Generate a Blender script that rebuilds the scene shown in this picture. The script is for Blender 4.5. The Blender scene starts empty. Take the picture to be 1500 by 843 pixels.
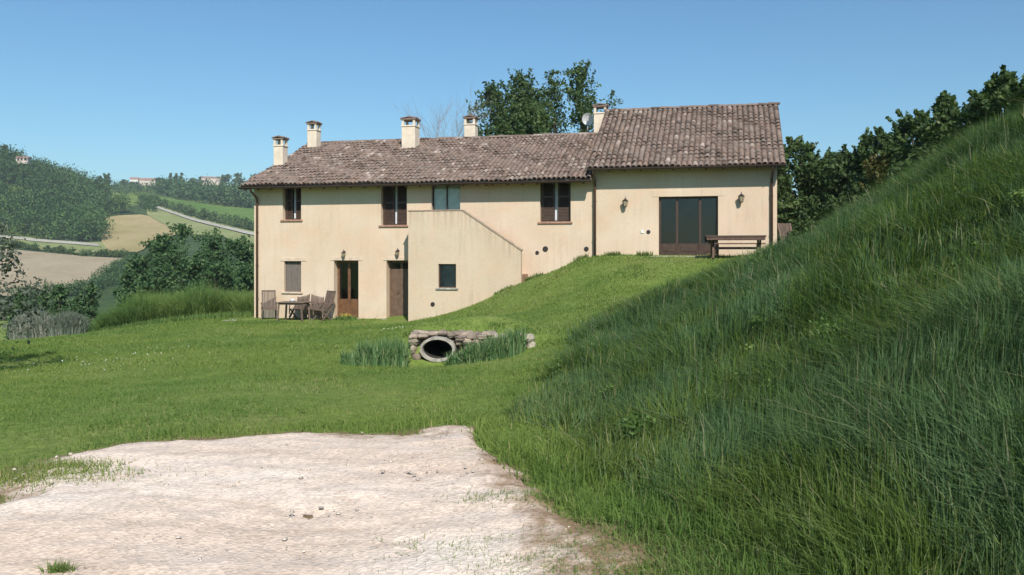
import bpy, bmesh, math, random
import numpy as np
from mathutils import Vector, Matrix
random.seed(7); RNG = np.random.default_rng(11)
scene = bpy.context.scene
C = bpy.data.collections.new("scene"); scene.collection.children.link(C)
F = 1167.0; YH = 372.0; EYE = 2.45
TH = math.radians(13.0); CT, ST = math.cos(TH), math.sin(TH)

# ------------------------------------------------------------------ helpers
def tag(o, label=None, cat=None, group=None, kind=None):
    if label: o['label'] = label
    if cat: o['category'] = cat
    if group: o['group'] = group
    if kind: o['kind'] = kind
    return o
def empty(name, loc=(0, 0, 0), rz=0.0, parent=None):
    o = bpy.data.objects.new(name, None); C.objects.link(o)
    o.location = loc; o.rotation_euler = (0, 0, rz); o.empty_display_size = .2
    if parent: o.parent = parent
    return o
def mesh_np(name, verts, faces_list, mats, parent=None, tint=None, smooth=False, matidx=None, uvt=None):
    """verts (N,3); faces_list: list of (M,k) int arrays"""
    me = bpy.data.meshes.new(name)
    verts = np.asarray(verts, dtype=np.float32)
    me.vertices.add(len(verts)); me.vertices.foreach_set('co', verts.ravel())
    loops = np.concatenate([f.ravel() for f in faces_list]).astype(np.int32)
    tot = np.concatenate([np.full(len(f), f.shape[1], np.int32) for f in faces_list])
    st = np.zeros(len(tot), np.int32); st[1:] = np.cumsum(tot)[:-1]
    me.loops.add(len(loops)); me.loops.foreach_set('vertex_index', loops)
    me.polygons.add(len(tot)); me.polygons.foreach_set('loop_start', st)
    me.polygons.foreach_set('loop_total', tot)
    if matidx is not None: me.polygons.foreach_set('material_index', np.asarray(matidx, np.int32))
    if smooth: me.polygons.foreach_set('use_smooth', np.ones(len(tot), bool))
    if tint is not None:
        a = me.attributes.new('tint', 'FLOAT', 'POINT'); a.data.foreach_set('value', np.asarray(tint, np.float32))
    if uvt is not None:
        a = me.attributes.new('up', 'FLOAT', 'POINT'); a.data.foreach_set('value', np.asarray(uvt, np.float32))
    me.update(calc_edges=True); me.validate()
    for m in (mats if isinstance(mats, (list, tuple)) else [mats]): me.materials.append(m)
    o = bpy.data.objects.new(name, me); C.objects.link(o)
    if parent: o.parent = parent
    return o
class MB:
    def __init__(s): s.v = []; s.f = []; s.t = []; s.tint = 0.5; s.m = []; s.mi = 0
    def add(s, vs, fs):
        b = len(s.v); s.v += [tuple(p) for p in vs]; s.t += [s.tint]*len(vs)
        s.f += [tuple(b+i for i in f) for f in fs]; s.m += [s.mi]*len(fs)
        return s
    def box(s, a, b, M=None):
        x0, y0, z0 = a; x1, y1, z1 = b
        vs = [Vector(p) for p in ((x0,y0,z0),(x1,y0,z0),(x1,y1,z0),(x0,y1,z0),(x0,y0,z1),(x1,y0,z1),(x1,y1,z1),(x0,y1,z1))]
        if M is not None: vs = [M @ p for p in vs]
        return s.add(vs, [(0,3,2,1),(4,5,6,7),(0,1,5,4),(1,2,6,5),(2,3,7,6),(3,0,4,7)])
    def bar(s, p, q, w, h, roll=0):
        p, q = Vector(p), Vector(q); d = q-p; L = d.length
        R = d.to_track_quat('Z', 'Y').to_matrix().to_4x4()
        M = Matrix.Translation(p) @ R @ Matrix.Rotation(roll, 4, 'Z')
        return s.box((-w/2, -h/2, 0), (w/2, h/2, L), M)
    def tube(s, pts, rad, n=8, cap=True):
        pts = [Vector(p) for p in pts]; k = len(pts)
        rad = rad if isinstance(rad, (list, tuple)) else [rad]*k
        vs = []; fs = []; ref = None
        for i, p in enumerate(pts):
            d = (pts[min(i+1, k-1)] - pts[max(i-1, 0)]).normalized()
            if ref is None: ref = d.orthogonal().normalized()
            ref = (ref - d*ref.dot(d)).normalized(); u2 = d.cross(ref)
            for j in range(n):
                a = 2*math.pi*j/n; vs.append(p + (ref*math.cos(a)+u2*math.sin(a))*rad[i])
        for i in range(k-1):
            for j in range(n):
                fs.append((i*n+j, i*n+(j+1) % n, (i+1)*n+(j+1) % n, (i+1)*n+j))
        if cap: fs.append(tuple(range(n))[::-1]); fs.append(tuple((k-1)*n+j for j in range(n)))
        return s.add(vs, fs)
    def lathe(s, prof, c=(0, 0, 0), n=14):
        vs = []; fs = []
        for r, z in prof:
            for j in range(n):
                a = 2*math.pi*j/n; vs.append((c[0]+r*math.cos(a), c[1]+r*math.sin(a), c[2]+z))
        for i in range(len(prof)-1):
            for j in range(n): fs.append((i*n+j, i*n+(j+1) % n, (i+1)*n+(j+1) % n, (i+1)*n+j))
        fs.append(tuple(range(n))[::-1]); fs.append(tuple((len(prof)-1)*n+j for j in range(n)))
        return s.add(vs, fs)
    def build(s, name, mats, parent=None, bevel=0, smooth=False, loc=None):
        me = bpy.data.meshes.new(name); me.from_pydata(s.v, [], s.f); me.update()
        for m in (mats if isinstance(mats, (list, tuple)) else [mats]): me.materials.append(m)
        me.polygons.foreach_set('material_index', s.m)
        a = me.attributes.new('tint', 'FLOAT', 'POINT'); a.data.foreach_set('value', s.t)
        if smooth: me.polygons.foreach_set('use_smooth', [True]*len(me.polygons))
        o = bpy.data.objects.new(name, me); C.objects.link(o)
        if loc: o.location = loc
        if parent: o.parent = parent
        if bevel:
            b = o.modifiers.new('b', 'BEVEL'); b.width = bevel; b.segments = 2; b.limit_method = 'ANGLE'
        return o
def copy_tree(o, parent=None):
    c = o.copy(); C.objects.link(c); c.parent = parent
    for ch in list(o.children): copy_tree(ch, c)
    return c

# ------------------------------------------------------------------ materials
def mat(name):
    m = bpy.data.materials.new(name); m.use_nodes = True
    nt = m.node_tree; nt.nodes.clear()
    out = nt.nodes.new('ShaderNodeOutputMaterial')
    return m, nt, out
def N(nt, t, **kw):
    n = nt.nodes.new(t)
    for k, v in kw.items():
        if k in n.inputs: n.inputs[k].default_value = v
        else: setattr(n, k, v)
    return n
def L(nt, a, b): nt.links.new(a, b)
def ramp(nt, stops, interp='LINEAR'):
    r = nt.nodes.new('ShaderNodeValToRGB'); r.color_ramp.interpolation = interp
    e = r.color_ramp.elements
    while len(e) < len(stops): e.new(.5)
    for i, (p, c) in enumerate(stops): e[i].position = p; e[i].color = (*c, 1)
    return r
def noise(nt, scale, detail=4, rough=.55, co=None, dist=0):
    n = nt.nodes.new('ShaderNodeTexNoise'); n.inputs['Scale'].default_value = scale
    n.inputs['Detail'].default_value = detail; n.inputs['Roughness'].default_value = rough
    n.inputs['Distortion'].default_value = dist
    if co is not None: nt.links.new(co, n.inputs['Vector'])
    return n
def mixc(nt, fac, a, b, mode='MIX'):
    m = nt.nodes.new('ShaderNodeMix'); m.data_type = 'RGBA'; m.blend_type = mode
    for s, v in ((0, fac), (6, a), (7, b)):
        if hasattr(v, 'links'): nt.links.new(v, m.inputs[s])
        else: m.inputs[s].default_value = v if s == 0 else (*v, 1)
    return m.outputs[2]
def simple(name, col, rough=.8, var=.25, scale=6, bump=.0, bscale=40, metallic=0, tint=0):
    m, nt, out = mat(name)
    b = N(nt, 'ShaderNodeBsdfPrincipled', Roughness=rough, Metallic=metallic)
    tc = N(nt, 'ShaderNodeTexCoord')
    n = noise(nt, scale, 5, .6, tc.outputs['Object'])
    lo = tuple(c*(1-var) for c in col); hi = tuple(min(1, c*(1+var)) for c in col)
    r = ramp(nt, [(.3, lo), (.7, hi)]); L(nt, n.outputs[0], r.inputs[0])
    col_out = r.outputs[0]
    if tint:
        a = N(nt, 'ShaderNodeAttribute', attribute_name='tint')
        r2 = ramp(nt, [(0, (1-tint,)*3), (1, (1+tint,)*3)]); L(nt, a.outputs['Fac'], r2.inputs[0])
        col_out = mixc(nt, 1.0, col_out, r2.outputs[0], 'MULTIPLY')
    L(nt, col_out, b.inputs['Base Color'])
    if bump:
        n2 = noise(nt, bscale, 4, .6, tc.outputs['Object'])
        bp = N(nt, 'ShaderNodeBump', Strength=bump, Distance=.02); L(nt, n2.outputs[0], bp.inputs['Height']); L(nt, bp.outputs[0], b.inputs['Normal'])
    L(nt, b.outputs[0], out.inputs[0]); return m
def leafmat(name, stops, trans=.3, rough=.6, pscale=.35, pcol=None, spec=.2):
    m, nt, out = mat(name)
    a = N(nt, 'ShaderNodeAttribute', attribute_name='tint')
    r = ramp(nt, stops); L(nt, a.outputs['Fac'], r.inputs[0])
    col = r.outputs[0]
    if pcol:
        g = N(nt, 'ShaderNodeNewGeometry'); n = noise(nt, pscale, 4, .6, g.outputs['Position'])
        r2 = ramp(nt, [(.45, (0, 0, 0)), (.62, (1, 1, 1))]); L(nt, n.outputs[0], r2.inputs[0])
        col = mixc(nt, r2.outputs[0], col, pcol, 'MULTIPLY') if False else col
        mul = mixc(nt, r2.outputs[0], (1, 1, 1), pcol)
        col = mixc(nt, 1.0, col, mul, 'MULTIPLY')
    b = N(nt, 'ShaderNodeBsdfPrincipled', Roughness=rough); L(nt, col, b.inputs['Base Color'])
    b.inputs['Specular IOR Level'].default_value = spec
    t = N(nt, 'ShaderNodeBsdfTranslucent'); L(nt, mixc(nt, 1.0, col, (1.2, 1.25, .6), 'MULTIPLY'), t.inputs[0])
    mx = N(nt, 'ShaderNodeMixShader'); mx.inputs[0].default_value = trans
    L(nt, b.outputs[0], mx.inputs[1]); L(nt, t.outputs[0], mx.inputs[2]); L(nt, mx.outputs[0], out.inputs[0])
    return m
def glassmat(name, tint=(.95, .96, .95), refl=.02):
    m, nt, out = mat(name)
    g = N(nt, 'ShaderNodeBsdfGlossy', Roughness=.03); g.inputs[0].default_value = (.9, .95, 1, 1)
    t = N(nt, 'ShaderNodeBsdfTransparent'); t.inputs[0].default_value = (*tint, 1)
    lw = N(nt, 'ShaderNodeFresnel', IOR=1.36)
    ma = N(nt, 'ShaderNodeMath', operation='ADD'); L(nt, lw.outputs[0], ma.inputs[0]); ma.inputs[1].default_value = refl*.3
    tc = N(nt, 'ShaderNodeTexCoord'); n = noise(nt, 1.3, 2, .5, tc.outputs['Object'])
    bp = N(nt, 'ShaderNodeBump', Strength=.25, Distance=.03); L(nt, n.outputs[0], bp.inputs['Height']); L(nt, bp.outputs[0], g.inputs['Normal'])
    mx = N(nt, 'ShaderNodeMixShader'); L(nt, ma.outputs[0], mx.inputs[0]); L(nt, t.outputs[0], mx.inputs[1]); L(nt, g.outputs[0], mx.inputs[2])
    L(nt, mx.outputs[0], out.inputs[0]); return m
def plaster(name, base=(.585, .448, .32), pale=(.66, .54, .418), drip=.4, coping=None):
    m, nt, out = mat(name)
    tc = N(nt, 'ShaderNodeTexCoord'); co = tc.outputs['Object']
    b = N(nt, 'ShaderNodeBsdfPrincipled', Roughness=.92); b.inputs['Specular IOR Level'].default_value = .15
    n1 = noise(nt, .55, 6, .62, co, .4); r1 = ramp(nt, [(.3, base), (.68, pale)]); L(nt, n1.outputs[0], r1.inputs[0])
    # pinkish patches of rendering
    n2 = noise(nt, .9, 3, .5, co, 1.2); r2 = ramp(nt, [(.45, (1, 1, 1)), (.75, (1.03, .96, .93))]); L(nt, n2.outputs[0], r2.inputs[0])
    c = mixc(nt, 1.0, r1.outputs[0], r2.outputs[0], 'MULTIPLY')
    # vertical rain streaks
    mp = N(nt, 'ShaderNodeMapping'); mp.inputs['Scale'].default_value = (5.5, 5.5, .35); L(nt, co, mp.inputs[0])
    n3 = noise(nt, 1.3, 5, .6, mp.outputs[0]); r3 = ramp(nt, [(.50, (0, 0, 0)), (.72, (1, 1, 1))]); L(nt, n3.outputs[0], r3.inputs[0])
    n4 = noise(nt, .7, 3, .5, co); r4 = ramp(nt, [(.42, (0, 0, 0)), (.62, (1, 1, 1))]); L(nt, n4.outputs[0], r4.inputs[0])
    mm = N(nt, 'ShaderNodeMath', operation='MULTIPLY'); L(nt, r3.outputs[0], mm.inputs[0]); L(nt, r4.outputs[0], mm.inputs[1])
    m2 = N(nt, 'ShaderNodeMath', operation='MULTIPLY'); L(nt, mm.outputs[0], m2.inputs[0]); m2.inputs[1].default_value = drip
    c = mixc(nt, m2.outputs[0], c, (.42, .33, .25))
    nb = noise(nt, 2.2, 5, .65, co); spb = N(nt, 'ShaderNodeSeparateXYZ'); L(nt, co, spb.inputs[0])
    rb = ramp(nt, [(.52, (0, 0, 0)), (.70, (.55,)*3)]); L(nt, nb.outputs[0], rb.inputs[0])
    rz_ = ramp(nt, [(0, (1, 1, 1)), (.55, (0, 0, 0))]); L(nt, spb.outputs[2], rz_.inputs[0])
    mb_ = N(nt, 'ShaderNodeMath', operation='MULTIPLY'); L(nt, rb.outputs[0], mb_.inputs[0]); L(nt, rz_.outputs[0], mb_.inputs[1])
    c = mixc(nt, mb_.outputs[0], c, (.36, .32, .22))
    # damp/dirt speckle
    n5 = noise(nt, 14, 6, .7, co); r5 = ramp(nt, [(.32, (.94, .925, .91)), (.6, (1.01, 1.01, 1.01))]); L(nt, n5.outputs[0], r5.inputs[0])
    c = mixc(nt, 1.0, c, r5.outputs[0], 'MULTIPLY')
    if coping:
        sp = N(nt, 'ShaderNodeSeparateXYZ'); L(nt, co, sp.inputs[0])
        def mth(op, a_, b_):
            q_ = N(nt, 'ShaderNodeMath', operation=op)
            for i_, v_ in ((0, a_), (1, b_)):
                if hasattr(v_, 'links'): L(nt, v_, q_.inputs[i_])
                else: q_.inputs[i_].default_value = v_
            return q_.outputs[0]
        u1_, z1_, u2_, z2_ = coping; kk = (z2_-z1_)/(u2_-u1_)
        top = mth('MINIMUM', z1_, mth('ADD', mth('MULTIPLY', sp.outputs[0], kk), z1_-kk*u1_))
        dist = mth('SUBTRACT', top, sp.outputs[2])
        mp2 = N(nt, 'ShaderNodeMapping'); mp2.inputs['Scale'].default_value = (9, 9, .25); L(nt, co, mp2.inputs[0])
        n7 = noise(nt, 1.0, 4, .6, mp2.outputs[0])
        rr_ = ramp(nt, [(0, (.75,)*3), (.08, (.5,)*3), (.75, (0, 0, 0))]); L(nt, dist, rr_.inputs[0])
        r7 = ramp(nt, [(.40, (0, 0, 0)), (.66, (1, 1, 1))]); L(nt, n7.outputs[0], r7.inputs[0])
        c = mixc(nt, mth('MULTIPLY', rr_.outputs[0], r7.outputs[0]), c, (.30, .22, .165))
    L(nt, c, b.inputs['Base Color'])
    n6 = noise(nt, 9, 8, .65, co); bp = N(nt, 'ShaderNodeBump', Strength=.2, Distance=.015)
    L(nt, n6.outputs[0], bp.inputs['Height']); L(nt, bp.outputs[0], b.inputs['Normal'])
    L(nt, b.outputs[0], out.inputs[0]); return m
def tilemat(name):
    m, nt, out = mat(name)
    b = N(nt, 'ShaderNodeBsdfPrincipled', Roughness=.9); b.inputs['Specular IOR Level'].default_value = .15
    a = N(nt, 'ShaderNodeAttribute', attribute_name='tint')
    r = ramp(nt, [(0, (.08, .055, .045)), (.28, (.17, .12, .097)), (.5, (.25, .172, .138)), (.68, (.205, .16, .14)), (.85, (.32, .24, .20)), (1, (.46, .38, .33))])
    L(nt, a.outputs['Fac'], r.inputs[0])
    tc = N(nt, 'ShaderNodeTexCoord'); n = noise(nt, 3.5, 8, .7, tc.outputs['Object'])
    r2 = ramp(nt, [(.42, (0, 0, 0)), (.62, (.75, .75, .75))]); L(nt, n.outputs[0], r2.inputs[0])
    c = mixc(nt, r2.outputs[0], r.outputs[0], (.19, .155, .13))
    n3 = noise(nt, 25, 4, .7, tc.outputs['Object']); r3 = ramp(nt, [(.3, (.75, .75, .75)), (.7, (1.2, 1.2, 1.2))]); L(nt, n3.outputs[0], r3.inputs[0])
    c = mixc(nt, 1.0, c, r3.outputs[0], 'MULTIPLY')
    L(nt, c, b.inputs['Base Color']); L(nt, b.outputs[0], out.inputs[0]); return m

M = {}
M['plaster'] = plaster('plaster')
_STP = ('stair plaster', (.545, .435, .31), (.615, .51, .385))
M['lintel'] = simple('rough lintel render', (.58, .46, .35), .95, .18, 5, .3); M['pale'] = simple('pale render', (.66, .56, .44), .9, .12, 3, .2)
M['tile'] = tilemat('old roof tiles')
M['brick'] = simple('brick', (.36, .2, .14), .9, .3, 12, .3)
M['gutter'] = simple('brown painted metal', (.055, .035, .028), .45, .2, 5)
M['pipe'] = simple('brown downpipe', (.10, .055, .038), .4, .2, 5)
M['wood'] = simple('dark brown wood', (.055, .030, .018), .55, .35, 9)
M['doorwood'] = simple('varnished door wood', (.15, .072, .032), .5, .35, 6)
M['olddoor'] = simple('worn door wood', (.13, .08, .052), .6, .3, 6)
M['rafter'] = simple('rafter wood', (.10, .065, .045), .8, .3, 7)
M['greywood'] = simple('weathered garden furniture wood', (.145, .10, .075), .75, .3, 14, tint=.25)
M['benchwood'] = simple('weathered table wood', (.12, .07, .05), .75, .3, 10, tint=.25)
M['blind'] = simple('grey blind', (.15, .125, .105), .7, .15, 10)
M['greenblind'] = simple('green grey curtain', (.60, .66, .57), .8, .15, 5)
M['bluereflect'] = simple('blue grey painted reflection', (.17, .18, .19), .8, .3, 5); M['curtain'] = simple('pale curtain', (.62, .62, .66), .8, .1, 5)  # blue grey sheet paints the stair window's reflection as colour
M['iron'] = simple('dark iron', (.03, .025, .022), .5, .2, 10)
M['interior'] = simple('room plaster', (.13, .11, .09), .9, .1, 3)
M['glass'] = glassmat('window glass')
M['lampglass'] = simple('lamp glass', (.35, .30, .2), .2, .1, 10)
M['concrete'] = simple('old concrete', (.36, .33, .28), .9, .4, 9, .5)
M['stone'] = simple('field stone', (.30, .235, .18), .95, .45, 6, .6, 25, tint=.4)
M['bark'] = simple('bark', (.10, .075, .055), .95, .35, 6, .6, 18)
M['twig'] = simple('pale twigs', (.22, .2, .19), .95, .2, 6)
M['vwhite0'] = simple('white painted metal', (.6, .6, .6), .5, .1, 6); M['ceramic'] = simple('white crockery', (.7, .7, .68), .4, .05, 6)

M['lawn'] = leafmat('lawn grass', [(0, (.105, .165, .036)), (.5, (.172, .25, .056)), (.85, (.235, .29, .08)), (1, (.38, .34, .16))], .35, .7, .3, (.74, .86, .9))
M['tall'] = leafmat('tall grass', [(0, (.048, .096, .038)), (.45, (.090, .162, .066)), (.8, (.145, .228, .098)), (.94, (.17, .22, .10)), (1, (.26, .25, .15))], .32, .6, .6, (.88, .88, .76))
M['meadow'] = leafmat('bright uncut grass', [(0, (.06, .11, .018)), (.5, (.11, .17, .03)), (.85, (.16, .21, .05)), (1, (.3, .28, .13))], .3, .6, .4, (.8, .9, .9))
M['weeds'] = leafmat('tall weeds', [(0, (.075, .14, .035)), (.5, (.14, .22, .055)), (1, (.22, .29, .09))], .3, .6, .5, (.75, .85, .9))
M['leafdark'] = leafmat('dark foliage', [(0, (.042, .080, .028)), (.5, (.082, .135, .046)), (.9, (.13, .19, .065)), (1, (.18, .21, .09))], .32, .6)
M['leafmid'] = leafmat('green foliage', [(0, (.045, .08, .032)), (.5, (.08, .13, .048)), (1, (.13, .18, .075))], .35, .6)
M['leafblue'] = leafmat('wood foliage', [(0, (.034, .078, .030)), (.5, (.066, .126, .047)), (1, (.12, .19, .07))], .22, .6)
M['leafhill'] = leafmat('hillside foliage', [(0, (.024, .060, .018)), (.5, (.060, .125, .036)), (1, (.13, .20, .06))], .22, .6)
M['leafyellow'] = leafmat('yellowing foliage', [(0, (.06, .075, .02)), (.5, (.12, .12, .035)), (1, (.2, .17, .07))], .3, .5)
M['olive'] = leafmat('olive foliage', [(0, (.05, .065, .045)), (.5, (.09, .11, .08)), (1, (.15, .17, .13))], .15, .5)
M['lavender'] = leafmat('grey green plant', [(0, (.07, .10, .07)), (.5, (.14, .18, .13)), (1, (.42, .40, .34))], .15, .7)
M['iris'] = leafmat('iris leaves', [(0, (.055, .13, .045)), (.5, (.12, .22, .085)), (1, (.25, .31, .15))], .25, .45)
M['flower'] = leafmat('flowers', [(0, (.5, .42, .05)), (1, (.7, .55, .2))], .2, .6)

# ------------------------------------------------------------------ value noise in numpy
def vnoise(x, y, seed=0):
    x = np.asarray(x, float); y = np.asarray(y, float)
    xi = np.floor(x).astype(np.int64); yi = np.floor(y).astype(np.int64)
    fx = x-xi; fy = y-yi; fx = fx*fx*(3-2*fx); fy = fy*fy*(3-2*fy)
    def h(a, b):
        n = (a*374761393 + b*668265263 + seed*974634777) & 0x7fffffff
        n = ((n ^ (n >> 13))*1274126177) & 0x7fffffff
        return ((n ^ (n >> 16)) & 0xffff)/65535.0
    return (h(xi, yi)*(1-fx)+h(xi+1, yi)*fx)*(1-fy) + (h(xi, yi+1)*(1-fx)+h(xi+1, yi+1)*fx)*fy
def fbm(x, y, seed=0, o=4):
    s = 0; a = .5; t = 0
    for k in range(o):
        s = s+a*vnoise(np.asarray(x)*2**k, np.asarray(y)*2**k, seed+k*17); t += a; a *= .5
    return s/t

# ------------------------------------------------------------------ terrain
def cp(px, py, Y, dz=0): return ((px-750)/F*Y, Y, EYE-(py-YH)/F*Y+dz)
CPTS = [(-8,-12,.8),(0,-12,.85),(6,-12,3.2),(12,-12,4.6),(-20,-12,.3),(-6,-4,.85),(-3,-4,.85),(0,-4,.85),(-6,2,.85),(-3,2,.85),(0,2,.85),
 (-8,5,.72),(-4,6,.84),(-2,6,.85),(0,6,.85),(-3,7.6,.82),(0,7.6,.84),(-12,5,.5),(-20,5,.1),(-12,12,.1),(-20,15,-.4),
 (-6,10,.6),(-3,10,.68),(0,10,.74),(-9,10,.42),(-9.5,15,.12),(-6,15,.3),(-4,15,.4),(-2,14,.45),(-.2,14,.62),
 (-14,21,-.25),(-10,20,.02),(-6,20,.25),(-3.5,19,.45),(-1,18.5,.75),(.7,17,.85),(-1,22,.62),
 (-12,26,-.2),(-8,26,-.02),(-4,25,.1),(-2.2,25,.3),
 (-10.4,31,-.06),(-8,31,-.04),(-6,30,-.04),(-4,29.3,-.02),(-10,35,-.3),(-7,35,0),(-13.5,31,-.3),(-17,32,-.75),(-24,30,-1.3),(-20,25,-.6),(-14,36,-.4),(-18,38,-.9),(-30,36,-3),(-24,40,-3),
 cp(646,464,27.8),cp(690,451,27.4),cp(728,432,27.1),cp(762,415,26.8),cp(802,405,28.3),cp(832,390,28.0),cp(845,381,28.0),cp(868,378,27.8),
 cp(950,377,27.2),cp(1050,376.5,26.9),cp(1140,376,26.5),cp(960,384,25.6),cp(1060,381,25.5),cp(900,398,24.5),cp(1100,384,24.4),cp(800,440,23.5),cp(860,420,23.0),
 cp(700,470,24),cp(760,452,23.5),cp(900,440,20.5),cp(1000,412,22.5),cp(820,480,18),
 (2.0,31,2.1),(-3,34,.9),(4,33,2.36),(10,32,2.36),(0,40,1.6),(6,42,2.2),(14,42,1.8),(-10,42,-1.6),(20,40,1.4),
 # bank toe
 (1.0,3.5,.95),(1.0,0,.95),(.9,-4,.95),(.8,6,.88),(.75,8.4,.85),(1.3,12,.86),(1.9,15.5,.95),(2.8,18.5,1.15),(5.5,21.5,1.6),(7.6,24,2.1),
 # bank face
 (3,0,2.0),(3,4,2.0),(5,0,3.2),(5,4,3.2),(7,0,4.2),(7,4,4.3),(3,8,2.0),(5.2,8,3.3),(7.4,8,4.45),(3.4,12,1.95),(5.5,12,2.8),
 (4.6,16,1.95),(6.6,16,2.65),(6.5,20,2.15),(7.6,20.5,2.45),(8.3,23.5,2.3),
 cp(1500,146,12,-.5),cp(1405,212,14.5,-.55),cp(1300,288,18,-.6),cp(1235,328,21,-.55),cp(1180,358,24,-.5),
 (11,8,4.5),(11,0,4.6),(12,13,3.9),(12,18,3.2),(12.5,24,2.4),(17,10,4.3),(17,20,3.6),(22,0,4.4),(22,15,4.2),(24,30,2.6),(16,31,2.2)]
P = np.array(CPTS, float)
def _U(r2): return .5*r2*np.log(r2+1e-9)
def tps_fit(P, lam=.35):
    n = len(P); d2 = (P[:, None, 0]-P[None, :, 0])**2+(P[:, None, 1]-P[None, :, 1])**2
    K = _U(d2)+lam*np.eye(n); Q = np.c_[np.ones(n), P[:, :2]]
    A = np.block([[K, Q], [Q.T, np.zeros((3, 3))]]); return np.linalg.solve(A, np.r_[P[:, 2], 0, 0, 0])
W_ = tps_fit(P)
def near_raw(x, y):
    x = np.asarray(x, float).ravel(); y = np.asarray(y, float).ravel(); out = np.empty(len(x))
    for i in range(0, len(x), 20000):
        a, b = x[i:i+20000], y[i:i+20000]
        d2 = (a[:, None]-P[None, :, 0])**2+(b[:, None]-P[None, :, 1])**2
        out[i:i+20000] = _U(d2)@W_[:len(P)] + W_[-3]+W_[-2]*a+W_[-1]*b
    return out
def sstep(a, b, x): t = np.clip((x-a)/(b-a), 0, 1); return t*t*(3-2*t)
FYL = [0, 40, 60, 110, 200, 330, 550, 800, 1100, 1600, 6000]
FZL = [-4, -3.2, -8, -13, -8.5, 4.0, 35, 72, 84, 80, 60]
FYR = [0, 40, 100, 300, 1000, 6000]; FZR = [3, 2, 5, 12, 20, 20]
def far(x, y):
    x = np.asarray(x, float); y = np.asarray(y, float)
    l = np.interp(y, FYL, FZL); r = np.interp(y, FYR, FZR)
    w = sstep(0, 1, (x/np.maximum(np.abs(y), 60)+.12)/.5)
    z = l*(1-w)+r*w
    back = sstep(30, -40, y); z = z*(1-back)+back*np.where(x < 0, -3*sstep(0, -60, x)+.8, .8+3.6*sstep(0, 10, x))
    z = z+43*np.exp(-((x+350)/88.0)**2-((y-455)/85.0)**2)
    z = z+(fbm(x/60, y/60, 5)-.5)*3*sstep(60, 200, np.hypot(x, y))
    return z
TOEY = [-12, 0, 3.5, 5, 6.5, 8, 9.5, 12, 14, 16, 17.5, 18.6, 20, 21.5, 23, 24.5, 26, 40]
TOEX = [1.2, 1.2, 1.05, .72, .40, .30, .40, .85, 1.25, 1.65, 2.0, 3.1, 4.4, 5.6, 6.8, 7.9, 9.3, 14]
def bank(x, y): return x-np.interp(y, TOEY, TOEX)+(fbm(x*.9, y*.9, 9, 3)-.5)*1.1
def ground_exact(x, y):
    x = np.asarray(x, float).ravel(); y = np.asarray(y, float).ravel()
    d = np.hypot((x-0)/1.0, y-12); w = sstep(24, 42, d)
    z = far(x, y); m = w < 1
    if m.any():
        nr = near_raw(x[m], y[m])
        nr = nr+(fbm(x[m]*.55, y[m]*.55, 2, 4)-.5)*.16*sstep(7.0, 10, y[m])*(1-sstep(24.5, 26.5, y[m])*.8)
        bb = bank(x[m], y[m]); nr = nr+((fbm(x[m]*.5, y[m]*.5, 6, 3)-.5)*.7+(fbm(x[m]*1.6, y[m]*1.6, 8, 2)-.5)*.25)*sstep(.2, 1.6, bb)*(1-sstep(22, 25, y[m]))
        # culvert: dip in front of the headwall, raised bank behind it
        cx, cy = -1.42, 15.45
        u = x[m]-cx-.35; v = y[m]-cy
        dip = np.exp(-(u/1.3)**2)*np.exp(-((v+.55)/.62)**2)*.33
        hump = np.exp(-(u/1.55)**4)*np.exp(-((v-1.0)/1.05)**2)*.42
        nr = nr-dip+hump*sstep(.0, .2, v)
        z[m] = z[m]*w[m]+nr*(1-w[m])
    return z
# graded grid
def axis(lo, hi, a, b, fine, growth=1.16):
    mid = list(np.arange(a, b+1e-6, fine)); s = fine; p = a
    left = []
    while p > lo: s *= growth; s = min(s, max(12, abs(p)*.06)) ; p -= s; left.append(p)
    s = fine; p = b; right = []
    while p < hi: s *= growth; s = min(s, max(12, abs(p)*.06)); p += s; right.append(p)
    return np.array(left[::-1]+mid+right)
GX = axis(-5200, 5200, -26, 24, .2); GY = axis(-3000, 6500, -8, 44, .2)
XX, YY = np.meshgrid(GX, GY); ZZ = ground_exact(XX, YY).reshape(XX.shape)
def gz(x, y):
    x = np.asarray(x, float); y = np.asarray(y, float)
    i = np.clip(np.searchsorted(GX, x)-1, 0, len(GX)-2); j = np.clip(np.searchsorted(GY, y)-1, 0, len(GY)-2)
    fx = (x-GX[i])/(GX[i+1]-GX[i]); fy = (y-GY[j])/(GY[j+1]-GY[j])
    return (ZZ[j, i]*(1-fx)+ZZ[j, i+1]*fx)*(1-fy)+(ZZ[j+1, i]*(1-fx)+ZZ[j+1, i+1]*fx)*fy
def _pipe_cut(q):
    c = np.c_[XX.ravel(), YY.ravel(), ZZ.ravel()][q].mean(1)
    return ~((np.abs(c[:, 0]-CX-.08) < .42) & (c[:, 1] > CY-.12) & (c[:, 1] < CY+1.8) & (c[:, 2] < cz+PZ-.01))
quads_cut = _pipe_cut(quads) if False else None
def g1(x, y): return float(gz(np.array([x]), np.array([y]))[0])
nx, ny = len(GX), len(GY)
idx = np.arange(nx*ny).reshape(ny, nx)
CX, CY = -1.42, 15.45; PR = .345; PZ = .24
cz = EYE-(511-YH)/F*CY
quads = np.stack([idx[:-1, :-1].ravel(), idx[:-1, 1:].ravel(), idx[1:, 1:].ravel(), idx[1:, :-1].ravel()], 1)
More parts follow.
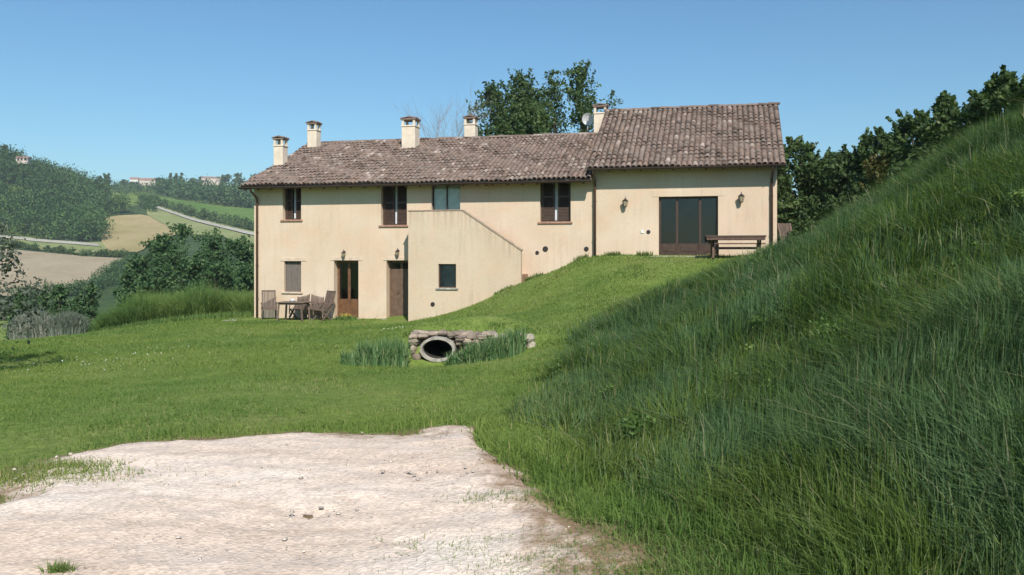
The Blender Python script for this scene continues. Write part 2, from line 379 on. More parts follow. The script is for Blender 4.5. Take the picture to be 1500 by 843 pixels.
# bank mask (where the uncut grass grows): distance right of a toe line
# gravel mask, positive inside
GVX = [-30, -9, -6.2, -5.0, -4.1, -3.4, -2.7, -1.9, -1.0, -.55, -.36, -.25, -.1, .16, .44, .75, 1.0]
GVY = [0, 2.0, 3.3, 4.3, 5.75, 6.55, 6.95, 7.2, 7.36, 7.42, 7.4, 6.6, 6.0, 5.35, 4.8, 4.1, 3.6]
def gravel(x, y):
    top = np.interp(x, GVX, GVY, left=-5, right=-9)
    d = (top-y)*np.where(x > -.4, .45, .8)
    d = np.where(x > 1.0, -(x-1.0)-.2, d)
    d = np.minimum(d, (np.interp(y, [-20, 3.6, 4.5], [.85, .85, 3])-x))
    d = np.minimum(d, x-np.interp(y, [2, 4, 5.14, 6.2, 7], [-6, -4.2, -3.35, -3.75, -3.9]))
    return d+(fbm(x*1.6, y*1.6, 31, 5)-.5)*.75*np.where(x > -1.0, 1.0, .7)

m, nt, out = mat('ground soil and grass')
b = N(nt, 'ShaderNodeBsdfPrincipled', Roughness=.95); b.inputs['Specular IOR Level'].default_value = .1
g = N(nt, 'ShaderNodeNewGeometry'); pos = g.outputs['Position']
n1 = noise(nt, .35, 6, .65, pos); r1 = ramp(nt, [(.3, (.125, .18, .040)), (.5, (.17, .24, .055)), (.7, (.24, .275, .085))]); L(nt, n1.outputs[0], r1.inputs[0])
n2 = noise(nt, 8, 6, .7, pos); r2 = ramp(nt, [(.3, (.55, .6, .55)), (.7, (1.2, 1.15, 1.1))]); L(nt, n2.outputs[0], r2.inputs[0])
c = mixc(nt, 1.0, r1.outputs[0], r2.outputs[0], 'MULTIPLY')
a = N(nt, 'ShaderNodeAttribute', attribute_name='tint'); n3 = noise(nt, 3, 6, .7, pos)
ms = N(nt, 'ShaderNodeMath', operation='ADD'); L(nt, a.outputs['Fac'], ms.inputs[0]); L(nt, n3.outputs[0], ms.inputs[1])
r3 = ramp(nt, [(.78, (0, 0, 0)), (1.0, (1, 1, 1))]); L(nt, ms.outputs[0], r3.inputs[0])
c = mixc(nt, r3.outputs[0], c, (.24, .17, .10))
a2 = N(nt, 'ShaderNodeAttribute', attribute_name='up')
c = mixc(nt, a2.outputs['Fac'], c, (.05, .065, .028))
L(nt, c, b.inputs['Base Color'])
bp = N(nt, 'ShaderNodeBump', Strength=.8, Distance=.06); L(nt, n2.outputs[0], bp.inputs['Height']); L(nt, bp.outputs[0], b.inputs['Normal'])
L(nt, b.outputs[0], out.inputs[0]); M['ground'] = m
quads = quads[_pipe_cut(quads)]
gm = gravel(XX, YY); soil = np.where(YY < 9, np.clip(.5+gm*1.6, 0, .6), 0)*(XX > -6)
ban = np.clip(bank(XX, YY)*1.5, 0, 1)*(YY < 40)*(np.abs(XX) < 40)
o = mesh_np('ground', np.c_[XX.ravel(), YY.ravel(), ZZ.ravel()], [quads], M['ground'], tint=soil.ravel(), uvt=ban.ravel(), smooth=True)
tag(o, kind='structure', label='green lawn and rolling farmland running from the yard to the far hills')

# gravel yard: its own fine sheet, sinking under the grass where the mask ends
m, nt, out = mat('pale limestone gravel')
b = N(nt, 'ShaderNodeBsdfPrincipled', Roughness=.95); b.inputs['Specular IOR Level'].default_value = .1
g = N(nt, 'ShaderNodeNewGeometry'); pos = g.outputs['Position']
mp = N(nt, 'ShaderNodeMapping'); mp.inputs['Scale'].default_value = (.55, 1.5, 1); L(nt, pos, mp.inputs[0])
n1 = noise(nt, .8, 6, .6, mp.outputs[0], .5); r1 = ramp(nt, [(.22, (.54, .41, .31)), (.42, (.66, .53, .425)), (.62, (.73, .61, .51)), (.85, (.78, .70, .61))]); L(nt, n1.outputs[0], r1.inputs[0])
vo = N(nt, 'ShaderNodeTexVoronoi', Scale=38.0); L(nt, pos, vo.inputs['Vector'])
r2 = ramp(nt, [(0, (.72, .72, .72)), (.5, (1, 1, 1)), (1, (1.25, 1.22, 1.2))]); L(nt, vo.outputs['Color'], r2.inputs[0])
c = mixc(nt, .75, r1.outputs[0], r2.outputs[0], 'MULTIPLY')
n4 = noise(nt, 4.5, 8, .75, mp.outputs[0]); r4 = ramp(nt, [(.3, (.80, .75, .70)), (.46, (1, 1, 1))]); L(nt, n4.outputs[0], r4.inputs[0])
c = mixc(nt, 1.0, c, r4.outputs[0], 'MULTIPLY')
a = N(nt, 'ShaderNodeAttribute', attribute_name='tint'); n3 = noise(nt, 5, 6, .7, pos)
ms = N(nt, 'ShaderNodeMath', operation='ADD'); L(nt, a.outputs['Fac'], ms.inputs[0]); L(nt, n3.outputs[0], ms.inputs[1])
r3 = ramp(nt, [(.72, (0, 0, 0)), (1.05, (1, 1, 1))]); L(nt, ms.outputs[0], r3.inputs[0])
c = mixc(nt, r3.outputs[0], c, (.30, .20, .125))
L(nt, c, b.inputs['Base Color'])
bp = N(nt, 'ShaderNodeBump', Strength=.5, Distance=.012); L(nt, vo.outputs['Distance'], bp.inputs['Height'])
bp2 = N(nt, 'ShaderNodeBump', Strength=.5, Distance=.03); L(nt, n4.outputs[0], bp2.inputs['Height']); L(nt, bp.outputs[0], bp2.inputs['Normal'])
L(nt, bp2.outputs[0], b.inputs['Normal']); L(nt, b.outputs[0], out.inputs[0]); M['gravel'] = m
gx = np.arange(-9, 1.6, .045); gy = np.arange(1.2, 8.2, .045)
AX, AY = np.meshgrid(gx, gy); gm = gravel(AX, AY)
rut = (fbm(AX*.8, AY*2.2, 40, 5)-.5)*.075 + (fbm(AX*3, AY*6, 44, 3)-.5)*.03+ (vnoise(AX*9, AY*9, 3)-.5)*.012+(vnoise(AX*21, AY*21, 4)-.5)*.010
AZ = gz(AX, AY)+np.clip(gm*.16, -.08, .035)+rut*np.clip(gm*4, 0, 1)
i2 = np.arange(AX.size).reshape(AX.shape)
q = np.stack([i2[:-1, :-1].ravel(), i2[:-1, 1:].ravel(), i2[1:, 1:].ravel(), i2[1:, :-1].ravel()], 1)
keep = gm.ravel()[q].max(1) > -.12; q = q[keep]
edge = np.clip(.42-gm*np.where(AX > -.3, .42, .9), 0, .5)+np.clip((AX+.2)*.28, 0, .25)*(AY < 5.8)
o = mesh_np('gravel_yard', np.c_[AX.ravel(), AY.ravel(), AZ.ravel()], [q], M['gravel'], tint=edge.ravel(), smooth=True)
tag(o, kind='structure', label='pale stony gravel yard in the foreground')
# loose stones lying on the gravel
n = 6000; sx = RNG.uniform(-6.5, 1.2, n); sy = 1.8+RNG.uniform(0, 1, n)**.8*5.8
gk = gravel(sx, sy) > .05; sx, sy = sx[gk], sy[gk]; n = len(sx)
dens = fbm(sx*.9, sy*2, 77, 3) > .46; sx, sy = sx[dens], sy[dens]; n = len(sx)
r = .004+RNG.random(n)**6*.013
base = np.array([(1, 0, 0), (0, 1, 0), (-1, 0, 0), (0, -1, 0), (.1, .1, .65), (0, 0, -.5), (.72, .68, .35), (-.7, .66, .3), (-.66, -.7, .4), (.7, -.7, .3)], float)
fc = np.array([(0, 6, 4), (6, 1, 4), (1, 7, 4), (7, 2, 4), (2, 8, 4), (8, 3, 4), (3, 9, 4), (9, 0, 4), (0, 5, 6), (6, 5, 1), (1, 5, 7), (7, 5, 2), (2, 5, 8), (8, 5, 3), (3, 5, 9), (9, 5, 0)])
an = RNG.uniform(0, 6.28, n); V = base[None]*RNG.uniform(.7, 1.25, (n, 10, 1))*r[:, None, None]
V[:, :, 0] *= RNG.uniform(1, 1.6, n)[:, None]
ca, sa = np.cos(an)[:, None], np.sin(an)[:, None]
V = np.stack([V[:, :, 0]*ca-V[:, :, 1]*sa, V[:, :, 0]*sa+V[:, :, 1]*ca, V[:, :, 2]], 2)
V += np.stack([sx, sy, gz(sx, sy)+.034+r*.1], 1)[:, None, :]
M['pebble'] = simple('loose limestone', (.52, .45, .38), .9, .2, 3, tint=.35)
o = mesh_np('loose_stones', V.reshape(-1, 3), [(fc[None]+(np.arange(n)*10)[:, None, None]).reshape(-1, 3)], M['pebble'], tint=np.repeat(RNG.random(n), 10))
tag(o, 'small loose stones strewn over the gravel yard', 'stones', kind='stuff')

# ------------------------------------------------------------------ grass blades
def blades(x, y, h, w, lean=.5, z=None, levels=3, tint=None, heading=None, curl=1.0):
    n = len(x); z = gz(x, y) if z is None else z
    a = RNG.uniform(0, 2*np.pi, n); ld = RNG.uniform(0, 2*np.pi, n) if heading is None else heading+RNG.normal(0, .9, n)
    le = np.abs(RNG.normal(0, 1, n))**1.3*lean
    ts = np.linspace(0, 1, levels); vs = []
    for t in ts[:-1]:
        off = le*h*t**(1+curl); up = h*t*(1-.28*np.minimum(le, 1.4)*t)
        cx = x+np.cos(ld)*off; cy = y+np.sin(ld)*off; ww = w*(1-.45*t)/2
        for s in (-1, 1): vs.append(np.stack([cx+s*np.cos(a)*ww, cy+s*np.sin(a)*ww, z+up-.02], 1))
    off = le*h; vs.append(np.stack([x+np.cos(ld)*off, y+np.sin(ld)*off, z+h*(1-.28*np.minimum(le, 1.4))-.02], 1))
    k = len(vs); V = np.stack(vs, 1).reshape(-1, 3); b0 = (np.arange(n)*k)[:, None]
    q = [np.array([2*i, 2*i+1, 2*i+3, 2*i+2]) for i in range(levels-2)]
    quads = np.concatenate([b0+qq for qq in q]) if q else np.zeros((0, 4), int)
    tris = b0+np.array([k-3, k-2, k-1])
    tt = RNG.random(n) if tint is None else tint
    return V, [quads, tris], np.repeat(tt, k)
def infrustum(x, y, z=None, mg=1.3, zt=.0):
    return (np.abs(x) < .66*np.maximum(y, .3)+mg) & (y > 1.2)
# lawn
def scatter_lawn(n, y0, y1, pw):
    u = RNG.random(n); y = (y0**pw+u*(y1**pw-y0**pw))**(1/pw)
    x = RNG.uniform(-1, 1, n)*(.66*y+2.4); return x, y
x, y = scatter_lawn(680000, 3.0, 33, .75)
gm = gravel(x, y); bk = bank(x, y)
hu = (x+10.15)*CT-(y-31.35)*ST; hv = (x+10.15)*ST+(y-31.35)*CT
keep = (gm < RNG.normal(-.03, .10, len(x))) & (bk < .35) & ~((hv > -.02) & (hu > -.3)) & ~((hu > 5.3) & (hu < 10.1) & (hv > -1.25)) & ~((hu > .0) & (hu < 3.4) & (hv > -1.5))
sp = fbm(x*.7+5, y*.7, 55, 4); keep &= ~((sp < .36) & (RNG.random(len(x)) < .45))
cul = (np.abs(x+1.45) < .42) & (y < 15.5) & (y > 14.7); keep &= ~cul; keep &= ~((np.abs(x-CX-.05) < .55) & (y > 14.9) & (y < 17.4) & (gz(x, y) < cz+PZ+.12)); keep &= ~((np.abs(x-CX-.5) < 1.2) & (y > 15.3) & (y < 15.7))
x, y, gm, bk = x[keep], y[keep], gm[keep], bk[keep]
cl = fbm(x*1.3, y*1.3, 21, 3)
h = (.022+.050*RNG.random(len(x))**1.5)*(.4+1.2*cl)*(1+np.clip((y-10)*.03, 0, .5))
h *= 1+1.6*np.exp(-(np.abs(gm+.12)/.3)**2)*(y < 9)*np.where(x > -.4, .75, .35)+1.5*np.clip(1+bk*1.2, 0, 1)*(y < 24)
w = .0035+.00085*y
tint = np.clip(.02+1.0*fbm(x*.35, y*.35, 61, 4)+RNG.normal(0, .16, len(x)), 0, .97); tint[RNG.random(len(x)) < .03] = 1
V, Fc, T = blades(x, y, h, w, .75, levels=3, tint=tint)
tag(mesh_np('lawn_grass', V, Fc, M['lawn'], tint=T), 'short mown grass covering the lawn around the farmhouse', 'grass', kind='stuff')
# weeds breaking through the gravel
cxs = [(-3.0, 3.85, .16), (-2.7, 3.75, .14), (-2.3, 4.05, .05), (-.05, 4.35, .35), (.25, 4.15, .4), (.55, 3.9, .3), (.45, 4.35, .6), (.7, 3.6, .5), (.3, 3.75, .6), (.0, 5.2, .25), (-3.2, 5.6, .4), (-3.35, 5.9, .3), (-4.3, 5.2, .45), (-4.0, 5.6, .3)]
xs = []; ys = []
for cx, cy, rr in cxs:
    k = int(3800*rr); xs.append(RNG.normal(cx, rr*.75, k)); ys.append(RNG.normal(cy, rr*.28, k))
x = np.concatenate(xs); y = np.concatenate(ys)
V, Fc, T = blades(x, y, .03+.05*RNG.random(len(x)), np.full(len(x), .006), .9, z=gz(x, y)+.03, tint=np.clip(RNG.normal(.7, .25, len(x)), 0, 1))
tag(mesh_np('gravel_weeds', V, Fc, M['lawn'], tint=T), 'thin yellowish weeds growing through the gravel', 'weeds', kind='stuff')
# tall grass of the bank
n = 940000; u = RNG.random(n); y = (1.2**.9+u*(27.5**.9-1.2**.9))**(1/.9); x = RNG.uniform(0, 1, n)*(.70*y+4.2)+0
bk = bank(x, y); hu = (x+10.15)*CT-(y-31.35)*ST; hv = (x+10.15)*ST+(y-31.35)*CT
keep = (bk > RNG.normal(0, .12, n)) & (gravel(x, y) < -.1) & ~((hv > -2.6) & (hu < 21.0)) & (x < 13.5)
x, y, bk = x[keep], y[keep], bk[keep]; n = len(x)
cl = fbm(x*1.1, y*1.1, 23, 4)
h = (.16+.25*RNG.random(n))*(.45+1.1*cl)*np.clip(.75+bk*.5, .6, 1.15)*np.clip(1.0-(y-15)*.012, .7, 1)
sunny = np.clip(1-((x-1.3)/.55)**2-((y-3.6)/1.2)**2, 0, 1)+np.clip(1-((x-8.8)/2.2)**2-((y-25)/3.5)**2, 0, 1)  # sunlit spots, put into colour by picking brighter grass there
tint = np.clip(.12+.62*fbm(x*.5, y*.5, 63, 4)+RNG.normal(0, .15, n)+.22*np.clip(1-bk*1.3, 0, 1), 0, .93)
st = RNG.random(n) < .02; tint[st] = 1; h[st] *= 1.2; h *= np.clip(.7+y*.03, .7, 1)
w = (.0032+.0008*y)*(.7+.6*RNG.random(n))
hd = fbm(x*1.4, y*1.4, 90, 3)*16
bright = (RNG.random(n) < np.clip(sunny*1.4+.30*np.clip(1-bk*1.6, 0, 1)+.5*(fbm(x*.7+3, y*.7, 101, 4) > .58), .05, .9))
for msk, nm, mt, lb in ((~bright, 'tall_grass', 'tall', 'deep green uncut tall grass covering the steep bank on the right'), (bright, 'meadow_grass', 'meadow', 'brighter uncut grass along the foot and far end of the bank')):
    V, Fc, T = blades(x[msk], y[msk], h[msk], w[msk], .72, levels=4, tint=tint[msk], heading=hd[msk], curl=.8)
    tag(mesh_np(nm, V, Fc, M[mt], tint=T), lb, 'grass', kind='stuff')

def rough_plants():
    n = 190; y = 6.0+RNG.random(n)**1.2*16; x = RNG.uniform(0, 1, n)*(.66*y+1.2); b_ = bank(x, y); k = (b_ > .1) & (x < 10); x, y = x[k], y[k]; n = len(x)
    r = RNG.uniform(.06, .17, n); V, q, T = leaf_cloud(np.c_[x, y, gz(x, y)+.10+.12*RNG.random(n), r], n*110, .04, RNG, .7)
    tag(mesh_np('broadleaf_weeds', V, [q], M['weeds'], tint=T), 'scattered broad-leaved weeds growing among the tall grass of the bank', 'weeds', kind='stuff')
# ------------------------------------------------------------------ farmhouse
HX, HY = -10.15, 31.35
house = empty('farmhouse', (HX, HY, 0), -TH)
tag(house, 'long two-storey cream plastered farmhouse with terracotta tiled roofs at the end of the lawn', 'farmhouse')
def hp(px, py, v=0.0):
    """house coordinates (u, z) of the point of the plane at depth v that the photograph shows at px, py"""
    tx = (px-750)/F
    # X = HX + u*CT + v*ST ; Y = HY - u*ST + v*CT ; X = tx*Y
    u = (tx*(HY+v*CT)-HX-v*ST)/(CT+tx*ST)
    Y = HY-u*ST+v*CT
    return u, EYE-(py-YH)/F*Y
def hw(u, v, z=0): return (HX+u*CT+v*ST, HY-u*ST+v*CT, z)
def HR(px0, px1, py0, py1, v=0):
    pm = (px0+px1)/2; pz = (py0+py1)/2
    return (hp(px0, pz, v)[0], hp(px1, pz, v)[0], hp(pm, py1, v)[1], hp(pm, py0, v)[1])
UJ = hp(869, 300)[0]; UR = hp(1138, 300)[0]; DEP = 10.0
EM, RM = 5.30, 7.42       # main: tile level above the wall line, ridge
ER, RR = 5.74, 8.36
RV = -.07                # right block stands a little proud
SKEW = .055
holes_main = {
 'w1': HR(414, 441, 266, 322), 'w2': HR(558, 596, 264, 330), 'w4': HR(791, 836, 251, 325),
 'd3': (*HR(632, 674, 262, 310)[:2], 3.02, HR(632, 674, 262, 310)[3]),
 'w5': HR(416, 441, 383, 428), 'd1': (*HR(489, 525, 382, 464)[:2], -.02, HR(489, 525, 382, 464)[3]),
 'd2': (*HR(566, 602, 382, 466)[:2], -.02, HR(566, 602, 382, 466)[3])}
hr = HR(965, 1052, 288, 375, RV); holes_right = {'g': (hr[0], hr[1], 2.38, hr[3])}
def wall_cells(mb, u0, u1, z0, z1, holes, v, rev=.42):
    us = sorted({u0, u1, *[h[0] for h in holes], *[h[1] for h in holes]}); zs = sorted({z0, z1, *[h[2] for h in holes], *[h[3] for h in holes]})
    us = [a for a in us if u0 <= a <= u1]; zs = [a for a in zs if z0 <= a <= z1]
    for i in range(len(us)-1):
        for j in range(len(zs)-1):
            cu, cz = (us[i]+us[i+1])/2, (zs[j]+zs[j+1])/2
            if any(h[0] < cu < h[1] and h[2] < cz < h[3] for h in holes): continue
            a, b_, c_, d = us[i], us[i+1], zs[j], zs[j+1]
            mb.add([(a, v, c_), (b_, v, c_), (b_, v, d), (a, v, d)], [(0, 1, 2, 3)])
    for h in holes:
        a, b_, c_, d = h; w = v+rev
        mb.add([(a, v, c_), (b_, v, c_), (b_, v, d), (a, v, d), (a, w, c_), (b_, w, c_), (b_, w, d), (a, w, d)],
               [(0, 1, 5, 4), (3, 7, 6, 2), (0, 4, 7, 3), (1, 2, 6, 5)])
TM = .10   # tile slab sits this much above the wall-top plane
mb = MB()
wall_cells(mb, 0, UJ, -1.2, EM-.06, list(holes_main.values()), 0)
zm = lambda v: EM-.06+(RM-EM)*min(v, DEP-v)/(DEP/2)
mb.add([(0, 0, -1.2), (0, DEP, -1.2), (0, DEP, EM-.06), (0, DEP/2, RM-.06), (0, 0, EM-.06)], [(0, 4, 3, 2, 1)])
mb.add([(0, DEP, -1.2), (UJ, DEP, -1.2), (UJ, DEP, EM-.06), (0, DEP, EM-.06)], [(1, 0, 3, 2)])
wm = mb.build('wall', M['plaster'], house)
wm['label'] = 'cream plastered wall of the long two-storey part'
mb = MB()
wall_cells(mb, UJ, UR, .3, ER-.06, list(holes_right.values()), RV)
zr0 = ER-.06; zr1 = RR-.06
mb.add([(UJ, RV, .3), (UJ, DEP, .3), (UJ, DEP, zr0), (UJ, DEP/2, zr1), (UJ, RV, zr0)], [(0, 4, 3, 2, 1)])
URB = UR+SKEW*DEP
mb.add([(UR, RV, .3), (URB, DEP, .3), (URB, DEP, zr0), (UR+SKEW*DEP/2, DEP/2, zr1), (UR, RV, zr0)], [(0, 1, 2, 3, 4)])
mb.add([(UJ, DEP, .3), (URB, DEP, .3), (URB, DEP, zr0), (UJ, DEP, zr0)], [(1, 0, 3, 2)])
wr = mb.build('wall', M['plaster'], house); wr['label'] = 'cream plastered wall of the taller right-hand part'
# inner rooms so that the openings look into dark space
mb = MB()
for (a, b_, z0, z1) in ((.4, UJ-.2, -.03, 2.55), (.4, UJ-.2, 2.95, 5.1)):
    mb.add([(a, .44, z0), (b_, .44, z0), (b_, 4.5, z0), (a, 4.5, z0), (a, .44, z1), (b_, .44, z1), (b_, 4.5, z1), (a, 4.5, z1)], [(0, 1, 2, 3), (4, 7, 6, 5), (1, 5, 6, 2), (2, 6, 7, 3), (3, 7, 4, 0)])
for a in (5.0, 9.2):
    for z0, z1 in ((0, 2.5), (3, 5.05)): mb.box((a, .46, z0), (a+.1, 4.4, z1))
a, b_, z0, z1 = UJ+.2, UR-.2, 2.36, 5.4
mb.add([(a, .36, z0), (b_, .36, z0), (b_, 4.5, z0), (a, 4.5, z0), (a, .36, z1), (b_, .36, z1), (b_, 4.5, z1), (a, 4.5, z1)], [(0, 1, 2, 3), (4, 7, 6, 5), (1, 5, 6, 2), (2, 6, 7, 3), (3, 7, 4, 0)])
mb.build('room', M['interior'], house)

# --- roofs of individual barrel tiles
def tiles(name, e0, e1, r0, r1, parent, label, cw=.175, rl=.33, seed=1):
    """slope from eave line e0-e1 up to ridge line r0-r1"""
    rg = np.random.default_rng(seed)
    e0, e1, r0, r1 = map(lambda p: np.array(p, float), (e0, e1, r0, r1))
    nc = int(round(np.linalg.norm(e1-e0)/cw)); SL = np.linalg.norm(r0-e0); nr = int(round(SL/rl))
    up = np.cross(e1-e0, r0-e0); up /= np.linalg.norm(up); up = up if up[2] > 0 else -up
    k = 6; ang = np.linspace(0, np.pi, k); vs = []; fs = []; ts = []
    colj = rg.normal(0, .012, nc+1)
    for i in range(nc):
        s = (i+.5)/nc; E = e0+(e1-e0)*s; R = r0+(r1-r0)*s; d = (R-E); Ls = np.linalg.norm(d); d = d/Ls; side = np.cross(d, up)
        for j in range(nr):
            t0 = j*Ls/nr-(.03 if j else .07)+rg.normal(0, .012); t1 = (j+1)*Ls/nr+.05
            sway = .018*math.sin(E[0]*1.7+j*.9)+.02*math.sin(E[0]*.6)
            yaw = rg.normal(0, .035); lift = rg.normal(0, .010); tn = np.clip(rg.normal(.46, .2), 0, 1)
            if rg.random() < .05: tn = rg.uniform(.8, 1)
            P0 = E+d*t0+up*(.048+lift+sway); P1 = E+d*t1+up*(.022+sway)+side*yaw*rl
            b0 = len(vs)
            for Pp, rr in ((P0, cw*.47), (P1, cw*.36)):
                for a_ in ang: vs.append(Pp+side*math.cos(a_)*rr+up*math.sin(a_)*rr*.85)
            # thickness of the lower lip
            for a_ in ang: vs.append(P0+side*math.cos(a_)*cw*.36+up*math.sin(a_)*cw*.29-d*0)
            for a_ in range(k-1):
                fs.append((b0+a_, b0+a_+1, b0+k+a_+1, b0+k+a_)); fs.append((b0+a_, b0+2*k+a_, b0+2*k+a_+1, b0+a_+1))
            ts += [tn]*(3*k)
    # channel tiles below: a shallow slab with its own thickness
    b0 = len(vs); th = up*.06
    e0s, e1s = e0-(r0-e0)/SL*.0, e1
    for p in (e0s, e1s, r1, r0): vs.append(p+up*.012)
    for p in (e0s, e1s, r1, r0): vs.append(p-th)
    fs += [(b0, b0+1, b0+2, b0+3), (b0+4, b0+7, b0+6, b0+5), (b0, b0+4, b0+5, b0+1), (b0+1, b0+5, b0+6, b0+2), (b0+3, b0+2, b0+6, b0+7), (b0, b0+3, b0+7, b0+4)]
    ts += [.12]*8
    o = mesh_np(name, np.array(vs), [np.array(fs)], M['tile'], parent, tint=ts)
    if label: o['label'] = label
    return o
OV = .54
sm = (RM-EM)/(DEP/2); sr = (RR-ER)/(DEP/2)
uo = .25
rf = tiles('roof', (-uo, -OV, EM-sm*OV), (UJ, -OV, EM-sm*OV), (-uo, DEP/2, RM), (UJ, DEP/2, RM), house, 'lower weathered tiled roof over the long part', seed=3)
tiles('rear_slope', (UJ, DEP+OV, EM-sm*OV), (-uo, DEP+OV, EM-sm*OV), (UJ, DEP/2, RM), (-uo, DEP/2, RM), rf, None, seed=4)
rr_ = tiles('roof', (UJ-.12, RV-OV, ER-sr*(OV-RV)), (UR+.22, RV-OV, ER-sr*(OV-RV)), (UJ-.12, DEP/2, RR), (UR+.22+SKEW*5.5, DEP/2, RR), house, 'higher tiled roof over the right-hand part', cw=.19, seed=5)
tiles('rear_slope', (UR+.22+SKEW*11, DEP+OV, ER-sr*OV), (UJ-.12, DEP+OV, ER-sr*OV), (UR+.22+SKEW*5.5, DEP/2, RR), (UJ-.12, DEP/2, RR), rr_, None, cw=.19, seed=6)
def ridge(u0, u1, z, parent, seed):
    rg = np.random.default_rng(seed); mb = MB(); k = 7; nn = int((u1-u0)/.38)
    for i in range(nn):
        a = u0+(u1-u0)*i/nn-.03; b_ = u0+(u1-u0)*(i+1)/nn+.03; mb.tint = float(np.clip(rg.normal(.5, .25), 0, 1)); dz = rg.normal(0, .008)
        vs = []
        for (uu, r) in ((a, .125), (b_, .105)):
            for j in range(k):
                t = math.pi*j/(k-1); vs.append((uu, DEP/2+math.cos(t)*r, z+dz+math.sin(t)*r*.8))
        mb.add(vs, [(j, j+1, k+j+1, k+j) for j in range(k-1)]+[tuple(range(k))])
    mb.build('ridge_tiles', M['tile'], parent, smooth=False)
ridge(-uo, UJ-.02, RM+.03, rf, 8); ridge(UJ-.14, UR+.26+SKEW*5.5, RR+.03, rr_, 9)
# rafters, soffit, gutters
def eaves(u0, u1, E, s, vfront, parent):
    uu = u0+.15; proto = None
    while uu < u1-.1:
        if proto is None:
            mb = MB(); mb.bar((0, vfront+.04, E-s*(OV-.04)-.135), (0, vfront+OV+.02, E-.135), .075, .10); proto = mb.build('rafter', M['rafter'], parent); proto.location = (uu, 0, 0)
        else:
            r2 = proto.copy(); C.objects.link(r2); r2.parent = parent; r2.location = (uu, 0, 0)
        uu += .55
    mb = MB(); n = 7; yv = vfront-.055; zc = E-s*OV-.05; rg = .08
    vs = []
    for uu in (u0-.03, u1+.03):
        for j in range(n): t = math.pi+math.pi*j/(n-1); vs.append((uu, yv+math.cos(t)*rg, zc+math.sin(t)*rg))
        for j in range(n): t = 2*math.pi-math.pi*j/(n-1); vs.append((uu, yv+math.cos(t)*(rg-.008), zc+math.sin(t)*(rg-.008)))
    k = 2*n; mb.add(vs, [(j, (j+1) % k, k+(j+1) % k, k+j) for j in range(k)]+[tuple(range(k))[::-1], tuple(range(k, 2*k))])
    mb.build('gutter', M['gutter'], house)
eaves(-uo, UJ-.02, EM, sm, -OV, rf); eaves(UJ-.1, UR+.2, ER, sr, RV-OV, rr_)
def downpipe(px, ztop, zbot, vfront, vw, s=1):
    u = hp(px, 350, vw-.07)[0]; mb = MB()
    mb.tube([(u, vfront-.04, ztop-.1), (u, vfront+.05, ztop-.22), (u, vw-.12, ztop-.42), (u, vw-.07, ztop-.5), (u, vw-.07, zbot)], .045, 10)
    o = mb.build('downpipe', M['pipe'], house, smooth=True)
    zz = zbot+.8
    while zz < ztop-.8: mb = MB(); mb.lathe([(.05, -.02), (.056, -.02), (.056, .02), (.05, .02)], (u, vw-.07, zz), 10); mb.box((u-.012, vw-.07, zz-.012), (u+.012, vw+.01, zz+.012)); zz += 1.3; mb.build('pipe_clamp', M['gutter'], o)
downpipe(376.5, EM-sm*OV, -.1, -OV, 0); downpipe(871.5, ER-sr*OV, 2.2, RV-OV, RV); downpipe(1130.5, ER-sr*OV, 2.3, RV-OV, RV)

# --- chimneys
def chimney(px, pytop, pybase, v, w, label, style=0, cm=None):
    u, zt = hp(px, pytop, v); zb = hp(px, pybase, v)[1]-.5
    h = w/2; mb = MB(); cap = .15; ope = .24
    mb.box((u-h, v-h, zb), (u+h, v+h, zt-cap-ope-.05)); mb.box((u-h-.03, v-h-.03, zt-cap-ope-.05), (u+h+.03, v+h+.03, zt-cap-ope))
    o = mb.build('chimney', cm or M['pale'], house, bevel=.012); o['label'] = label
    mb = MB()
    for a in (-1, 1):
        for b2 in (-1, 1): mb.box((u+a*(h-.05)-.045, v+b2*(h-.05)-.045, zt-cap-ope), (u+a*(h-.05)+.045, v+b2*(h-.05)+.045, zt-cap))
    mb.box((u-h+.1, v-h+.1, zt-cap-ope), (u+h-.1, v+h-.1, zt-cap-ope+.03))
    mb.build('vent_piers', cm or M['pale'], o)
    mb = MB(); mb.tint = .55; mb.box((u-h-.035, v-h-.035, zt-cap), (u+h+.035, v+h+.035, zt-cap+.05))
    n = 3
    for i in range(n):
        mb.tint = .3+.3*i; vv = v-h-.05+(i+.5)*(w+.1)/n
        for sgn in (-1, 1):
            vs = []
            for (uu, zz) in ((u+sgn*(h+.07), zt-cap+.05), (u-sgn*.01, zt-.035)):
                for j in range(5): t = math.pi*j/4; vs.append((uu, vv+math.cos(t)*.085, zz+math.sin(t)*.055))
            mb.add(vs, [(j, j+1, 6+j, 5+j) for j in range(4)]+[(0, 1, 2, 3, 4), (5, 6, 7, 8, 9)])
    mb.build('chimney_cap', M['tile'], o)
chimney(411, 200, 238, 1.9, .42, 'short plastered chimney near the left eave', cm=M['pale'])
chimney(460, 178, 212, 4.35, .44, 'plastered chimney on the left end of the ridge')
chimney(601.5, 172, 218, 3.9, .60, 'widest plastered chimney at the middle of the long roof')
chimney(690, 170, 196, 5.9, .5, 'chimney rising from behind the ridge before the trees')
chimney(880, 153, 192, 5.2, .52, 'tall chimney beside the higher roof')

